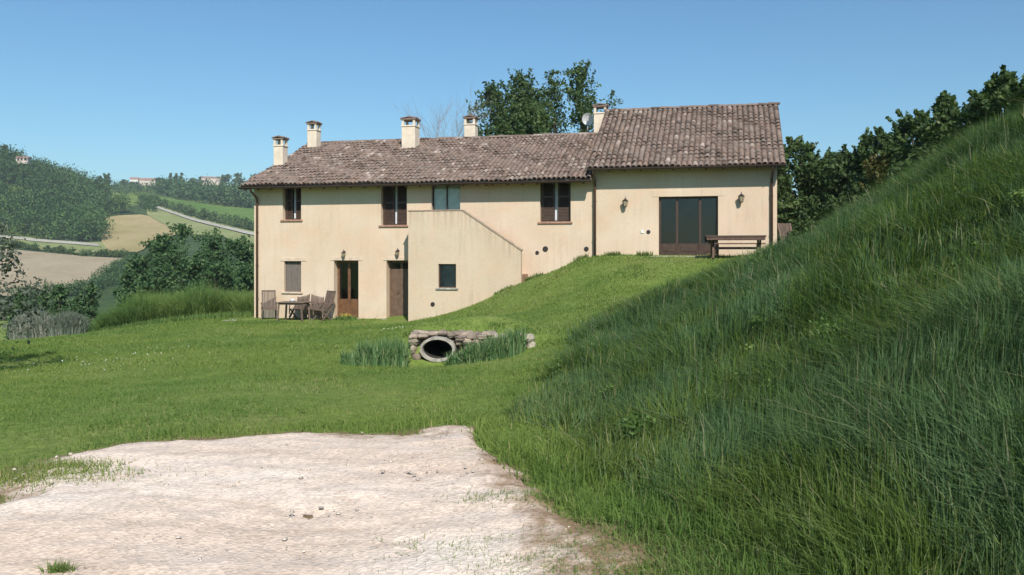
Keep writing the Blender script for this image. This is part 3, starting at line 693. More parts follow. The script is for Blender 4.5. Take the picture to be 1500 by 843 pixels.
u, z = hp(861, 175, 5.6); mb = MB(); mb.tube([(u, 5.65, z-.75), (u, 5.62, z)], .02, 6); n_ = 16; vs = []
for r_, d_ in ((0, .06), (.14, .045), (.25, 0), (.25, -.008), (.14, .037), (0, .052)):
    for j_ in range(n_): t_ = 2*math.pi*j_/n_; vs.append((u+r_*math.cos(t_)*.95+.0, 5.55+d_-.3*r_*math.sin(t_), z+r_*math.sin(t_)))
mb.add(vs, [(i_*n_+j_, i_*n_+(j_+1) % n_, (i_+1)*n_+(j_+1) % n_, (i_+1)*n_+j_) for i_ in range(5) for j_ in range(n_)])
mb.tube([(u, 5.55, z-.24), (u, 5.25, z-.08)], .01, 5)
mb.build('satellite_dish', M['vwhite0'], house)
# --- openings
def leafpair_window(h, mats, inset=.24, v=0, sill=True, gap=.16, label=None, sillmat=None):
    a, b_, c_, d = h; f = .055; y0 = v+inset
    mb = MB(); mb.box((a, y0-.03, c_), (a+f, y0+.05, d)); mb.box((b_-f, y0-.03, c_), (b_, y0+.05, d)); mb.box((a+f, y0-.03, d-f), (b_-f, y0+.05, d)); mb.box((a+f, y0-.03, c_), (b_-f, y0+.05, c_+f))
    o = mb.build('window', M['wood'], house)
    if label: o['label'] = label
    W = b_-a-2*f; g = gap*W; mid = (a+b_)/2
    for sgn in (-1, 1):
        x0, x1 = (a+f+.004, mid-g/2) if sgn < 0 else (mid+g/2, b_-f-.004)
        mb = MB(); z0, z1 = c_+f+.004, d-f-.004; st = .05
        mb.box((x0, y0-.045, z0), (x0+st, y0-.008, z1)); mb.box((x1-st, y0-.045, z0), (x1, y0-.008, z1))
        for zz in (z0, (z0+z1)/2-.03, z1-.07): mb.box((x0+st, y0-.045, zz), (x1-st, y0-.008, zz+.07))
        zz = z0+.08
        while zz < z1-.1:
            mb.add([(x0+st, y0-.040, zz), (x1-st, y0-.040, zz), (x1-st, y0-.012, zz+.05), (x0+st, y0-.012, zz+.05)], [(0, 1, 2, 3)]); zz += .052
        mb.build('shutter', M['wood'], o)
    mb = MB(); mb.box((mid-g/2+.004, y0+.06, c_+f), (mid+g/2-.004, y0+.066, d-f-.05)); mb.build('pane', M['curtain'], o)
    if sill:
        mb = MB(); mb.box((a-.07, v-.06, c_-.07), (b_+.07, v+inset-.03, c_-.003)); mb.build('sill', sillmat or M['brick'], o, bevel=.008)
    return o
leafpair_window(holes_main['w1'], None, label='small dark upper window nearest the left corner', gap=.2)
leafpair_window(holes_main['w2'], None, label='tall dark upper window left of the staircase', gap=.13)
leafpair_window(holes_main['w4'], None, label='large dark upper window near the middle downpipe', gap=.13)
def framed(h, name, inset, v, glass=True, bars=(), rows=(), f=.06, panelh=0, matn='wood', backing=None, parentlabel=None, sill=None, pm=None):
    a, b_, c_, d = h; y0 = v+inset; mb = MB()
    mb.box((a, y0-.03, c_), (a+f, y0+.04, d)); mb.box((b_-f, y0-.03, c_), (b_, y0+.04, d)); mb.box((a+f, y0-.03, d-f), (b_-f, y0+.04, d)); mb.box((a+f, y0-.03, c_), (b_-f, y0+.04, c_+f))
    for t in bars: x = a+(b_-a)*t; mb.box((x-f*.6, y0-.027, c_+f), (x+f*.6, y0+.037, d-f))
    edges = [a+f]+[a+(b_-a)*t for t in bars]+[b_-f]
    for t in rows:
        z = c_+(d-c_)*t
        for i in range(len(edges)-1): mb.box((edges[i]+(f*.6 if i else 0), y0-.02, z-.02), (edges[i+1]-(f*.6 if i < len(edges)-2 else 0), y0+.03, z+.02))
    o = mb.build(name, M[matn], house, bevel=.006)
    if parentlabel: o['label'] = parentlabel
    if panelh:
        mb = MB()
        for i in range(len(edges)-1):
            x0 = edges[i]+(f*.6 if i else 0)+.002; x1 = edges[i+1]-(f*.6 if i < len(edges)-2 else 0)-.002
            mb.box((x0, y0-.015, c_+f+.002), (x1, y0+.02, c_+panelh)); mb.box((x0+.07, y0-.028, c_+f+.08), (x1-.07, y0-.0155, c_+panelh-.08))
        mb.build('panel', M[pm or matn], o, bevel=.006)
    for i in range(len(edges)-1):
        mb = MB(); mb.box((edges[i]+.002, y0+.004, c_+max(panelh, f)+.002), (edges[i+1]-.002, y0+.010, d-f)); mb.build('pane', M['glass'], o)
    if backing:
        mb = MB(); zz = c_+f
        mb.box((a+.01, y0+.07, c_+f), (b_-.01, y0+.08, d-f)); mb.build('curtain', M[backing], o)  # behind the stair window this sheet is a painted reflection
    if sill:
        mb = MB(); mb.box((a-.08, v-.06, c_-.06), (b_+.08, v+inset-.03, c_-.003)); mb.build('sill', M[sill], o, bevel=.008)
    return o
framed(holes_main['d3'], 'door', .17, 0, bars=(.5,), f=.04, backing='greenblind', parentlabel='glazed door with grey-green curtain at the top of the outside stairs')
framed(holes_main['w5'], 'window', .14, 0, bars=(.33, .66), f=.025, panelh=(holes_main['w5'][3]-holes_main['w5'][2])-.06, matn='blind', parentlabel='small grey-shuttered ground floor window above the garden table', sill='lintel')
d = framed(holes_main['d1'], 'door', .34, 0, bars=(.48,), f=.09, panelh=.72, matn='doorwood', parentlabel='varnished part-glazed door behind the flowers')
mb = MB(); a, b_, c_, dd = holes_main['d1']; mb.tube([((a+b_)/2-.06, .27, 1.0), ((a+b_)/2-.06, .24, 1.0), ((a+b_)/2-.16, .24, 1.0)], .012, 6); mb.build('handle', M['iron'], d)
d = framed(holes_main['d2'], 'door', .34, 0, bars=(.5,), f=.08, panelh=1.9, matn='olddoor', parentlabel='plain brown wooden door in the shade beside the staircase')
mb = MB(); a, b_, c_, dd = holes_main['d2']; mb.tube([((a+b_)/2-.06, .27, 1.0), ((a+b_)/2-.06, .24, 1.0), ((a+b_)/2-.16, .24, 1.0)], .012, 6); mb.build('handle', M['iron'], d)
d = framed(holes_right['g'], 'door', .16, RV, bars=(.31, .70), f=.07, panelh=.42, matn='wood', parentlabel='wide three-leaf glazed door of the right-hand part')
# lintels and thresholds
for k, (x0, x1) in (('w5', (.14, .22)), ('d1', (.12, .16)), ('d2', (.12, -.06))):
    a, b_, c_, dd = holes_main[k]; mb = MB(); mb.box((a-x0, -.022, dd+.004), (b_+x1, .02, dd+.13)); mb.build('lintel', M['lintel'], house, bevel=.008)
for k in ('d1', 'd2'):
    a, b_, c_, dd = holes_main[k]; mb = MB(); mb.box((a-.08, -.30, -.12), (b_+(.08 if k == 'd1' else 0), .2, -.022)); mb.build('threshold', M['concrete'], house, bevel=.01)
a, b_, c_, dd = holes_right['g']; mb = MB(); mb.box((a-.3, RV-.55, 2.22), (b_+.3, RV+.15, 2.376)); mb.build('threshold', M['concrete'], house, bevel=.01)
a, b_, c_, dd = holes_right['g']; mb = MB(); mb.box((a-.22, RV-.012, dd+.004), (b_+.22, RV+.01, dd+.22)); mb.build('lintel', M['plaster'], house)

# --- outside staircase
SV = -1.2
s0, zt = hp(598, 310, SV); s1 = hp(677, 310, SV)[0]; s2, ze = hp(763, 367, SV); zt = 3.98
w6 = HR(642, 668, 387, 422, SV)
mb = MB(); wall_cells(mb, s0, s1, -.8, zt, [w6], SV, .2)
mb.add([(s1, SV, -.8), (s2, SV, -.8), (s2, SV, ze), (s1, SV, zt)], [(0, 1, 2, 3)])
iv = SV+.2
mb.add([(s0, SV, zt), (s1, SV, zt), (s1, iv, zt), (s0, iv, zt)], [(0, 1, 2, 3)])
mb.add([(s1, SV, zt), (s2, SV, ze), (s2, iv, ze), (s1, iv, zt)], [(0, 1, 2, 3)])
mb.add([(s0+.2, iv, 2.9), (s1, iv, 2.9), (s1, iv, zt), (s0+.2, iv, zt)], [(3, 2, 1, 0)])
mb.add([(s1, iv, .8), (s2, iv, .8), (s2, iv, ze), (s1, iv, zt)], [(3, 2, 1, 0)])
mb.add([(s2, SV, -.8), (s2, iv, -.8), (s2, iv, ze), (s2, SV, ze)], [(0, 1, 2, 3)])
mb.add([(s0, SV, -.8), (s0, -.003, -.8), (s0, -.003, zt), (s0, SV, zt)], [(0, 3, 2, 1)])
mb.add([(s0, iv, zt), (s0+.2, iv, zt), (s0+.2, -.003, zt), (s0, -.003, zt)], [(0, 1, 2, 3)])
mb.add([(s0+.2, iv, 2.9), (s0+.2, -.003, 2.9), (s0+.2, -.003, zt), (s0+.2, iv, zt)], [(0, 1, 2, 3)])
M['stairplaster'] = plaster(*_STP, .8, coping=(s1, zt, s2, ze))
stair = mb.build('staircase', M['stairplaster'], house); stair['label'] = 'rain-streaked plaster staircase with solid parapet against the front wall'
mb = MB(); mb.box((s0+.2, iv, 2.85), (s1, -.004, 3.0))
ns = 8; zend = 1.72
for i in range(ns):
    x0 = s1+(s2-s1)*i/ns; x1 = s1+(s2-s1)*(i+1)/ns; z = 3.0-(3.0-zend)*(i+1)/ns
    mb.box((x0+.001, iv, .6), (x1, -.004, z))
mb.build('steps', M['brick'], stair)
mb = MB(); o_ = .025
mb.box((s0-o_, SV-o_, zt+.002), (s1, iv+o_, zt+.035)); mb.box((s0-o_, iv+o_+.001, zt+.002), (s0+.2+o_, -.005, zt+.035))
d_ = Vector((s2-s1, 0, ze-zt)); nrm = Vector((-d_.z, 0, d_.x)).normalized()
pts = []
for yv in (SV-o_, iv+o_):
    for base_ in ((s1, zt), (s2+.02, ze-.012)):
        for t in (.002, .037): pts.append((base_[0]+nrm.x*t, yv, base_[1]+nrm.z*t))
mb.add(pts, [(0, 2, 3, 1), (4, 5, 7, 6), (0, 1, 5, 4), (2, 6, 7, 3), (1, 3, 7, 5), (0, 4, 6, 2)])
mb.build('coping', simple('weathered coping', (.36, .27, .2), .9, .3, 5, .3), stair)
framed(w6, 'window', .1, SV, bars=(), f=.045, backing='bluereflect', parentlabel='small square window in the side of the staircase', sill='concrete', matn='wood').parent = stair
mb = MB(); mb.add([(w6[0], SV+.25, w6[2]), (w6[1], SV+.25, w6[2]), (w6[1], SV+.9, w6[2]), (w6[0], SV+.9, w6[2]), (w6[0], SV+.25, w6[3]), (w6[1], SV+.25, w6[3]), (w6[1], SV+.9, w6[3]), (w6[0], SV+.9, w6[3])], [(0, 1, 2, 3), (4, 7, 6, 5), (1, 5, 6, 2), (2, 6, 7, 3), (3, 7, 4, 0)])
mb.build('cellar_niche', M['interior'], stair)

# --- wall lamps, vents
def wall_lamp(px, py, v, s=1.0, label=None):
    u, z = hp(px, py, v-.12); mb = MB()
    mb.lathe([(.045*s, -.01), (.045*s, .01)], (0, 0, 0), 10)
    for i, p in enumerate(mb.v): mb.v[i] = (u+p[0], v-.005+p[2], z+.10*s+p[1])
    mb.tube([(u, v, z+.10*s), (u, v-.07, z+.17*s), (u, v-.14*s, z+.19*s), (u, v-.14*s, z+.13*s)], .011, 6)
    o = mb.build('wall_lamp', M['iron'], house)
    if label: o['label'] = label
    c = (u, v-.14*s, z)
    mb = MB(); mb.lathe([(.02*s, .135*s), (.035*s, .12*s), (.10*s, .07*s), (.095*s, .06*s)], c, 6); mb.lathe([(.05*s, -.115*s), (.055*s, -.10*s), (.02*s, -.13*s)], c, 6)
    for j in range(6):
        t = 2*math.pi*j/6; mb.tube([(c[0]+.052*s*math.cos(t), c[1]+.052*s*math.sin(t), c[2]-.105*s), (c[0]+.09*s*math.cos(t), c[1]+.09*s*math.sin(t), c[2]+.065*s)], .006, 4)
    mb.build('lantern', M['iron'], o)
    mb = MB(); mb.lathe([(.046*s, -.10*s), (.082*s, .062*s)], c, 6); mb.build('lamp_glass', M['lampglass'], o)
wall_lamp(503, 373, 0, .9, 'small lantern over the varnished door'); wall_lamp(582, 371, 0, .9, 'small lantern over the shaded door')
wall_lamp(916, 298, RV, 1.15, 'lantern left of the wide glazed door'); wall_lamp(1086, 291, RV, 1.15, 'lantern right of the wide glazed door')
wall_lamp(712, 269, 0, .75, 'small lantern under the eaves beside the landing door')
for (px, py, v, r) in ((799, 365, 0, .10), (787, 370.5, 0, .07), (859, 365, 0, .085), (634, 446, SV, .08), (950, 340, RV, .07)):
    u, z = hp(px, py, v); mb = MB()
    mb.lathe([(r, 0), (r, .02), (r*.7, .025), (r*.68, .008)], (0, 0, 0), 14)
    mb.v = [(u+p[0], v-.0-p[2], z+p[1]) for p in mb.v]
    mb.build('air_vent', M['iron'], house if v != SV else stair)
u, z = hp(941, 340, RV); mb = MB(); mb.box((u-.05, RV-.03, z-.05), (u+.05, RV+.01, z+.05)); mb.build('junction_box', M['ceramic'], house, bevel=.008)

# patio slab
mb = MB(); vs = []
mb.box((-.5, -1.45, -.25), (3.2, -.004, -.07)); mb.box((3.31, -.62, -.25), (5.2, -.004, -.09))
o = mb.build('patio', M['concrete'], None, bevel=.02); o.location = (HX, HY, 0); o.rotation_euler = (0, 0, -TH); tag(o, kind='structure', label='narrow pale paved strip along the foot of the farmhouse')

# ------------------------------------------------------------------ garden furniture
def make_chair():
    r = empty('garden_chair')
    sw = .52; sh = .42
    mb = MB()
    for i in range(7): mb.tint = random.random(); y = -.22+i*.068; mb.box((-sw/2, y, sh-.022), (sw/2, y+.052, sh))
    mb.build('seat', M['greywood'], r, bevel=.004)
    mb = MB(); lean = .22
    def bp_(t): return (.22+lean*t, sh-.02+.72*t)
    for sx in (-sw/2+.02, sw/2-.02):
        a_, b2 = bp_(0), bp_(1); mb.bar((sx, a_[0], a_[1]), (sx, b2[0], b2[1]), .045, .028)
    for i in range(9):
        mb.tint = random.random(); x = -sw/2+.055+i*(sw-.11)/8; a_, b2 = bp_(.06), bp_(.94); mb.bar((x, a_[0], a_[1]), (x, b2[0], b2[1]), .036, .014)
    for t in (.04, .95): a_ = bp_(t); mb.box((-sw/2+.04, a_[0]-.016, a_[1]-.03), (sw/2-.04, a_[0]+.016, a_[1]+.03))
    mb.build('backrest', M['greywood'], r)
    for sx in (-1, 1):
        x = sx*(sw/2+.015)
        mb = MB(); mb.tint = .4; mb.bar((x, -.25, 0), (x, .22, sh+.06), .03, .05); mb.build('leg', M['greywood'], r)
        x2 = sx*(sw/2-.028)
        mb = MB(); mb.tint = .3; mb.bar((x2, .26, 0), (x2, -.20, sh-.025), .03, .045); mb.build('leg', M['greywood'], r)
        mb = MB(); mb.tint = .6; mb.box((x-.03, -.26, .63), (x+.03, .30, .655)); mb.bar((x, -.20, .22), (x, -.20, .63), .03, .04); mb.build('armrest', M['greywood'], r, bevel=.005)
    return r
zp = -.07
ch = make_chair(); first = True
def place_chair(u, v, z, face, label, group='slatted wooden garden chairs'):
    global first
    o = ch if first else copy_tree(ch); first = False
    x, y, _ = hw(u, v); o.location = (x, y, z); o.rotation_euler = (0, 0, -TH+face); tag(o, label, 'chair', group)
tu = hp(436, 450, -.85)[0]
place_chair(hp(394, 450, -.8)[0], -.80, zp, math.radians(32), 'slatted wooden armchair at the left end of the garden table, by the corner downpipe')
place_chair(hp(471, 450, -.8)[0], -.75, zp, math.radians(-26), 'slatted wooden armchair at the right end of the garden table, nearest the varnished door')
place_chair(tu-.22, -.36, zp, math.radians(176-180), 'left-hand slatted wooden armchair against the wall behind the garden table')
place_chair(tu+.42, -.36, zp, math.radians(4), 'right-hand slatted wooden armchair against the wall behind the garden table')
t = empty('garden_table', hw(tu, -1.15, zp), -TH); tag(t, 'low slatted wooden garden table between armchairs beside the farmhouse wall', 'table')
mb = MB()
for i in range(8): mb.tint = random.random(); mb.box((-.55, -.36+i*.092, .70), (.55, -.36+i*.092+.082, .725))
mb.box((-.48, -.3, .63), (.48, -.27, .70)); mb.box((-.48, .27, .63), (.48, .3, .70)); mb.build('tabletop', M['greywood'], t, bevel=.004)
for sx in (-1, 1):
    for sy in (-1, 1): mb = MB(); mb.bar((sx*.50, sy*.30, 0), (sx*.45, sy*.285, .70), .055, .055); mb.build('leg', M['greywood'], t)
x, y, _ = hw(tu-.02, -1.2); mb = MB(); mb.lathe([(.05, 0), (.075, .02), (.13, .10), (.125, .105), (.07, .03), (.0, .025)], (0, 0, 0), 16)
o = mb.build('bowl', M['ceramic'], None, smooth=True, loc=(x, y, zp+.726)); tag(o, 'white bowl standing on the wooden garden table', 'bowl')

pv = -1.55; pu0 = hp(1034, 350, pv)[0]; pu1 = hp(1122, 350, pv)[0]; PL = pu1-pu0; pc = (pu0+pu1)/2
pz = g1(*hw(pc, pv)[:2])+.01
t = empty('trestle_table', hw(pc, pv, pz), -TH-.03); tag(t, 'long brown wooden trestle table on the grass before the wide glazed door', 'table')
mb = MB()
for i in range(5): mb.tint = random.random(); mb.box((-PL/2, -.36+i*.146, .70), (PL/2, -.36+i*.146+.138, .745))
mb.tint = .3; mb.box((-PL/2+.03, -.34, .60), (PL/2-.03, -.31, .699)); mb.box((-PL/2+.03, .31, .60), (PL/2-.03, .34, .699)); mb.build('tabletop', M['benchwood'], t, bevel=.005)
for sx in (-1, 1):
    x = sx*(PL/2-.24); mb = MB(); mb.bar((x, -.30, 0), (x, .18, .70), .06, .09); mb.bar((x+.062*sx, .30, 0), (x+.062*sx, -.18, .70), .06, .09); mb.box((x-.031, -.33, .61), (x+.031, .33, .70)); mb.build('leg', M['benchwood'], t)
mb = MB(); mb.bar((-PL/2+.27, 0, .34), (PL/2-.27, 0, .34), .05, .08); mb.build('stretcher', M['benchwood'], t)
bz = g1(*hw(pc, pv+.75)[:2])+.01
def bench(v, off, label):
    bz = g1(*hw(pc+off, v)[:2])+.01
    t = empty('garden_bench', hw(pc+off, v, bz), -TH); tag(t, label, 'bench', 'backless benches at the trestle table')
    mb = MB()
    for i in range(2): mb.tint = random.random(); mb.box((-PL/2+.05, -.15+i*.155, .42), (PL/2-.05, -.15+i*.155+.145, .46))
    mb.build('seat', M['benchwood'], t, bevel=.005)
    for sx in (-1, 1):
        mb = MB(); x = sx*(PL/2-.3); mb.box((x-.03, -.13, 0), (x+.03, .13, .07)); mb.box((x-.03, -.05, .07), (x+.03, .05, .36)); mb.box((x-.03, -.14, .36), (x+.03, .14, .42)); mb.build('leg', M['benchwood'], t)
bench(pv+.8, .1, 'backless wooden bench between the trestle table and the wall')
cu = hp(1149, 355, -.6)[0]
for (px, v, f, lb) in ((1160, -.2, .5, 'slatted wooden armchair at the right corner of the farmhouse by the dark shrubs'),):
    u = hp(px, 355, v)[0]; x, y, _ = hw(u, v); place_chair(u, v, g1(x, y)+.01, f, lb)

# ------------------------------------------------------------------ culvert
CX, CY = -1.42, 15.45; PR = .345
cul = empty('culvert', (CX, CY, cz-PZ)); tag(cul, 'concrete drain pipe opening in a low stone headwall on the lawn', 'culvert')
cul.rotation_euler = (0, 0, math.radians(-6))
n = 32; vs = []; fs = []
prof = [(-.06, .055), (-.16, .05), (-.16, 0), (1.3, 0)]
for yy, dr in prof:
    for j in range(n): t_ = 2*math.pi*j/n; vs.append(((PR-dr)*math.cos(t_), yy, PZ+(PZ-dr)*math.sin(t_)))
for i in range(3):
    for j in range(n): fs.append((i*n+j, i*n+(j+1) % n, (i+1)*n+(j+1) % n, (i+1)*n+j))
mb = MB(); mb.add(vs, fs); mb.build('pipe', M['concrete'], cul, smooth=False)
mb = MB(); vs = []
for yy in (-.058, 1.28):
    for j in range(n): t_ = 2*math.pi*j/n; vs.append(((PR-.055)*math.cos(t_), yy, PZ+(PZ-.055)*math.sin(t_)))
mb.add(vs, [(j, (j+1) % n, n+(j+1) % n, n+j) for j in range(n)]+[tuple(range(n, 2*n))]); mb.build('pipe_shade', simple('painted shade pipe wall', (.035, .03, .025), .8, .3, 8), cul)  # shade inside the pipe, painted as a near-black inner wall
def rock(mb, c, s, rg, sub=None):
    bm = bmesh.new(); bmesh.ops.create_icosphere(bm, subdivisions=2, radius=1)
    ph = rg.uniform(0, 9, 3)
    for v in bm.verts:
        k = 1+.16*math.sin(v.co.x*3+ph[0])*math.sin(v.co.y*3.3+ph[1])+.10*math.sin(v.co.z*5+ph[2])
        q_ = [math.copysign(abs(a)**.62, a)*k for a in v.co]
        v.co = Vector((c[0]+q_[0]*s[0], c[1]+q_[1]*s[1], c[2]+q_[2]*s[2]))
    bm.verts.index_update(); mb.add([v.co for v in bm.verts], [[v.index for v in f.verts] for f in bm.faces]); bm.free()
rg = np.random.default_rng(5); mb = MB()
zrow = 0.0
for row in range(4):
    x = -.58+rg.uniform(-.08, .08); hgt = [.16, .15, .13, .10][row]
    while x < .98:
        w_ = rg.uniform(.10, .22); cx = x+w_/2; czr = zrow+hgt/2+rg.normal(0, .02)
        if ((cx/PR)**2+((czr-PZ)/PZ)**2)**.5 > 1.16: mb.tint = float(rg.random()); rock(mb, (cx, rg.uniform(-.02, .06), czr), (w_*.53, .12, hgt*rg.uniform(.42, .6)), rg)
        x += w_
    zrow += hgt
mb.tint = .3; mb.box((-.58, .10, -.1), (-PR-.03, .22, .50)); mb.box((PR+.03, .10, -.1), (.95, .22, .50)); mb.box((-PR-.03, .1, 2*PZ+.01), (PR+.03, .22, 2*PZ+.04))
for yb, zb_ in ((.26, .53), (.42, .53)):
    x = -.60
    while x < 1.0: w_ = rg.uniform(.14, .32); mb.tint = float(rg.random()); rock(mb, (x+w_/2, yb, zb_-.03+rg.normal(0, .015)), (w_*.56, .13, .055), rg); x += w_
hwl = mb.build('headwall', M['stone'], cul)
mb = MB()
x = 1.0
while x < 1.68:
    w_ = rg.uniform(.16, .28); mb.tint = .5+.5*float(rg.random()); rock(mb, (x+w_/2, .08, .46+rg.uniform(-.015, .015)), (w_*.54, .13, .085), rg)
    rock(mb, (x+w_/2+.03, .08, .29), (w_*.56, .12, .10), rg); rock(mb, (x+w_/2+.03, .08, .1), (w_*.56, .12, .12), rg); x += w_
mb.build('side_wall', simple('pale stone', (.34, .30, .235), .95, .4, 7, .4, tint=.2), cul)

n = 1500; x = RNG.uniform(CX-.75, CX+2.05, n); y = CY+.28+RNG.random(n)*.3; k = RNG.random(n) < np.clip(fbm(x*3, y*0, 12, 3)*1.6-.3, 0, 1); x, y = x[k], y[k]
V, Fc, Tt = blades(x, y, .05+.08*RNG.random(len(x)), np.full(len(x), .012), .9, z=np.maximum(gz(x, y), cz+PZ+.02), tint=RNG.random(len(x)))
tag(mesh_np('overhanging_grass', V, Fc, M['lawn'], tint=Tt), 'grass hanging over the top of the culvert stones', 'grass', kind='stuff')
# leafy plants made of blades
def blade_plant(name, label, cat, spots, mt, h, w, group=None, lean=.35, zoff=0):
    """spots: list of (x,y,r,n)"""
    cx, cy = spots[0][0], spots[0][1]; xs = []; ys = []
    for (x, y, r, n) in spots: a_ = RNG.uniform(0, 6.28, n); rr = r*np.sqrt(RNG.random(n)); xs.append(x+np.cos(a_)*rr); ys.append(y+np.sin(a_)*rr*.6)
    x = np.concatenate(xs); y = np.concatenate(ys); z = gz(x, y)+zoff; z0 = g1(cx, cy)
    hh = h*RNG.uniform(.55, 1.1, len(x)); V, Fc, T = blades(x, y, hh, np.full(len(x), w), lean, z=z, levels=4, curl=1)
    V = V-np.array([cx, cy, z0]); o = mesh_np(name, V, Fc, M[mt], tint=T); o.location = (cx, cy, z0); return tag(o, label, cat, group)
def pc_(px, Y): return ((px-750)/F*Y, Y)
for (px, Y, r, n, h, lb) in ((520, 14.6, .28, 260, .30, 'low outermost iris clump at the left end of the culvert planting'), (548, 14.8, .30, 420, .50, 'iris clump in the middle of the planting left of the pipe'), (577, 14.95, .26, 420, .58, 'tall iris clump directly left of the pipe mouth'),
                            (668, 15.0, .17, 260, .36, 'iris clump directly right of the pipe mouth'), (693, 15.0, .22, 380, .48, 'iris clump in the middle of the planting right of the pipe'), (722, 15.05, .26, 380, .50, 'iris clump before the pale side stones of the culvert'), (750, 15.15, .26, 380, .50, 'outermost iris clump at the right end of the culvert planting')):
    x, y = pc_(px, Y); blade_plant('iris_clump', lb, 'plant', [(x, y, r, n)], 'iris', h*1.05, .026, 'iris clumps round the culvert', .32)

# ------------------------------------------------------------------ trees
def leaf_cloud(clumps, n, size, rg, squash=1.0, flat=.0):
    """clumps: (k,4) centre+radius. returns verts, quads, tint"""
    cl = np.asarray(clumps, float); wgt = cl[:, 3]**1.7; wgt /= wgt.sum(); ci = rg.choice(len(cl), n, p=wgt)
    d = rg.normal(0, 1, (n, 3)); d /= np.linalg.norm(d, axis=1)[:, None]
    r = cl[ci, 3]*(rg.random(n)**.45)*(1+.26*rg.normal(0, 1, n))
    c = cl[ci, :3]+d*r[:, None]*np.array([1, 1, squash])
    a = rg.normal(0, 1, (n, 3))+d*.6; a /= np.linalg.norm(a, axis=1)[:, None]
    b = np.cross(a, rg.normal(0, 1, (n, 3))); b /= np.linalg.norm(b, axis=1)[:, None]; c2 = np.cross(a, b)
    s = size*rg.uniform(.6, 1.3, n)[:, None]
    V = np.stack([c-b*s*.5, c+c2*s*.28+a*s*.06, c+b*s*.5, c-c2*s*.28+a*s*.06], 1).reshape(-1, 3)
    q = np.arange(4*n).reshape(n, 4)
    ct = rg.normal(0, .19, len(cl)); t = np.clip(.48+ct[ci]+rg.normal(0, .18, n), 0, 1)
    return V, q, np.repeat(t, 4)
TREES = 0
def tree(name, label, cat, x, y, ztop, w, mt, nleaf=7000, size=.14, group=None, shape='round', trunk=True, nclump=34, bottom=.25, seed=None, gap=1.0, zbase=None, rclump=.2):
    global TREES
    TREES += 1; rg = np.random.default_rng(100+TREES if seed is None else seed)
    z0 = (g1(x, y) if zbase is None else zbase)-.05; H = ztop-z0
    root = empty(name, (x, y, z0)); tag(root, label, cat, group)
    cl = []; b0 = H*bottom
    R = w/2
    while len(cl) < nclump:
        t = rg.random(); zz = b0+(H*.985-b0)*t
        if shape == 'round': e = math.sqrt(max(0, 1-(2*t*.92-.82)**2))
        elif shape == 'mound': e = math.sqrt(max(0, 1-t**5))
        elif shape == 'column': e = min(1, 1.5*(1-t)**.6)*min(1, .55+t*1.5)
        elif shape == 'cone': e = (1-t)**.8
        else: e = math.sqrt(max(0, 1-t**2.4))
        a = rg.uniform(0, 6.283); rr = R*e*math.sqrt(rg.uniform(.05, 1))*.82
        rc = max(R*rclump, H*.045)*rg.uniform(.6, 1.45)*(1 if t < .85 else .75)
        cl.append((rr*math.cos(a), rr*math.sin(a), min(zz, H-rc*.7), rc))
    ex = []
    for c_ in cl:
        for _ in range(3):
            d_ = rg.normal(0, 1, 3); d_[2] = abs(d_[2])*.8+.1; d_ /= np.linalg.norm(d_); k_ = c_[3]*rg.uniform(.75, 1.35); ex.append((c_[0]+d_[0]*k_, c_[1]+d_[1]*k_, min(c_[2]+d_[2]*k_, H-.1), c_[3]*rg.uniform(.28, .5)))
    nsh = 0
    if size < .3:
        for c_ in sorted(cl, key=lambda c: -c[2]-abs(c[0])*.6)[:int(len(cl)*.55)]:
            for _ in range(2):
                d_ = np.array([rg.normal(0, .35)+c_[0]*.25/R, rg.normal(0, .35), 1.0]); d_ /= np.linalg.norm(d_); ln = c_[3]*rg.uniform(1.2, 2.3)
                for t_ in np.linspace(.5, 1, 5): ex.append((c_[0]+d_[0]*ln*t_, c_[1]+d_[1]*ln*t_, min(c_[2]+d_[2]*ln*t_, H+.25), c_[3]*(.34-.2*t_)))
    V, q, T = leaf_cloud(cl+ex, nleaf, size, rg, .9)
    V[:, 2] = np.maximum(V[:, 2], .0)
    mesh_np('crown', V, [q], M[mt], root, tint=T)
    mb = MB(); r0 = max(.05, H*.018)
    top = H*(.55 if shape in ('round', 'bush') else .85); jx = rg.normal(0, R*.08, 2)
    P_ = [Vector((0, 0, 0)), Vector((jx[0]*.5, jx[1]*.5, top*.4)), Vector((jx[0], jx[1], top*.75)), Vector((jx[0]*1.2, jx[1]*1.2, top))]
    mb.tube(P_, [r0*1.25, r0*.85, r0*.6, r0*.3], 7)
    for c in sorted(cl, key=lambda c: -c[3])[:16]:
        e = Vector(c[:3]); hz = max(.12*H, min(e.z-.25*Vector((e.x, e.y, 0)).length-.3, top*.95)); s_ = Vector((jx[0]*hz/top, jx[1]*hz/top, hz))
        mid = s_.lerp(e, .55)+Vector((0, 0, -.03*H)); mb.tube([s_, mid, e], [r0*.42, r0*.26, r0*.08], 5, cap=False)
    mb.build('trunk', M['bark'], root)
    return root
def T(px, pytop, Y, wpx, **k):
    x = (px-750)/F*Y; return dict(x=x, y=Y, ztop=EYE-(pytop-YH)/F*Y, w=wpx/F*Y, **k)
G1 = 'slender trees rising behind the farmhouse roof'
tree('tree', 'broad leafy tree behind the roof, left of its neighbours', 'tree', **T(722, 130, 46, 96), mt='leafmid', nleaf=9500, size=.2, group=G1, nclump=80, bottom=.3, shape='round', rclump=.22)
tree('tree', 'airy tall tree behind the roof with sky showing through its top', 'tree', **T(764, 110, 47, 100), mt='leafmid', nleaf=15000, size=.2, group=G1, nclump=100, bottom=.3, shape='round', rclump=.26)
tree('tree', 'thinnest sparse tree behind the middle of the roof', 'tree', **T(808, 112, 48, 64), mt='leafmid', nleaf=7000, size=.2, group=G1, nclump=60, bottom=.25, shape='column', rclump=.3)
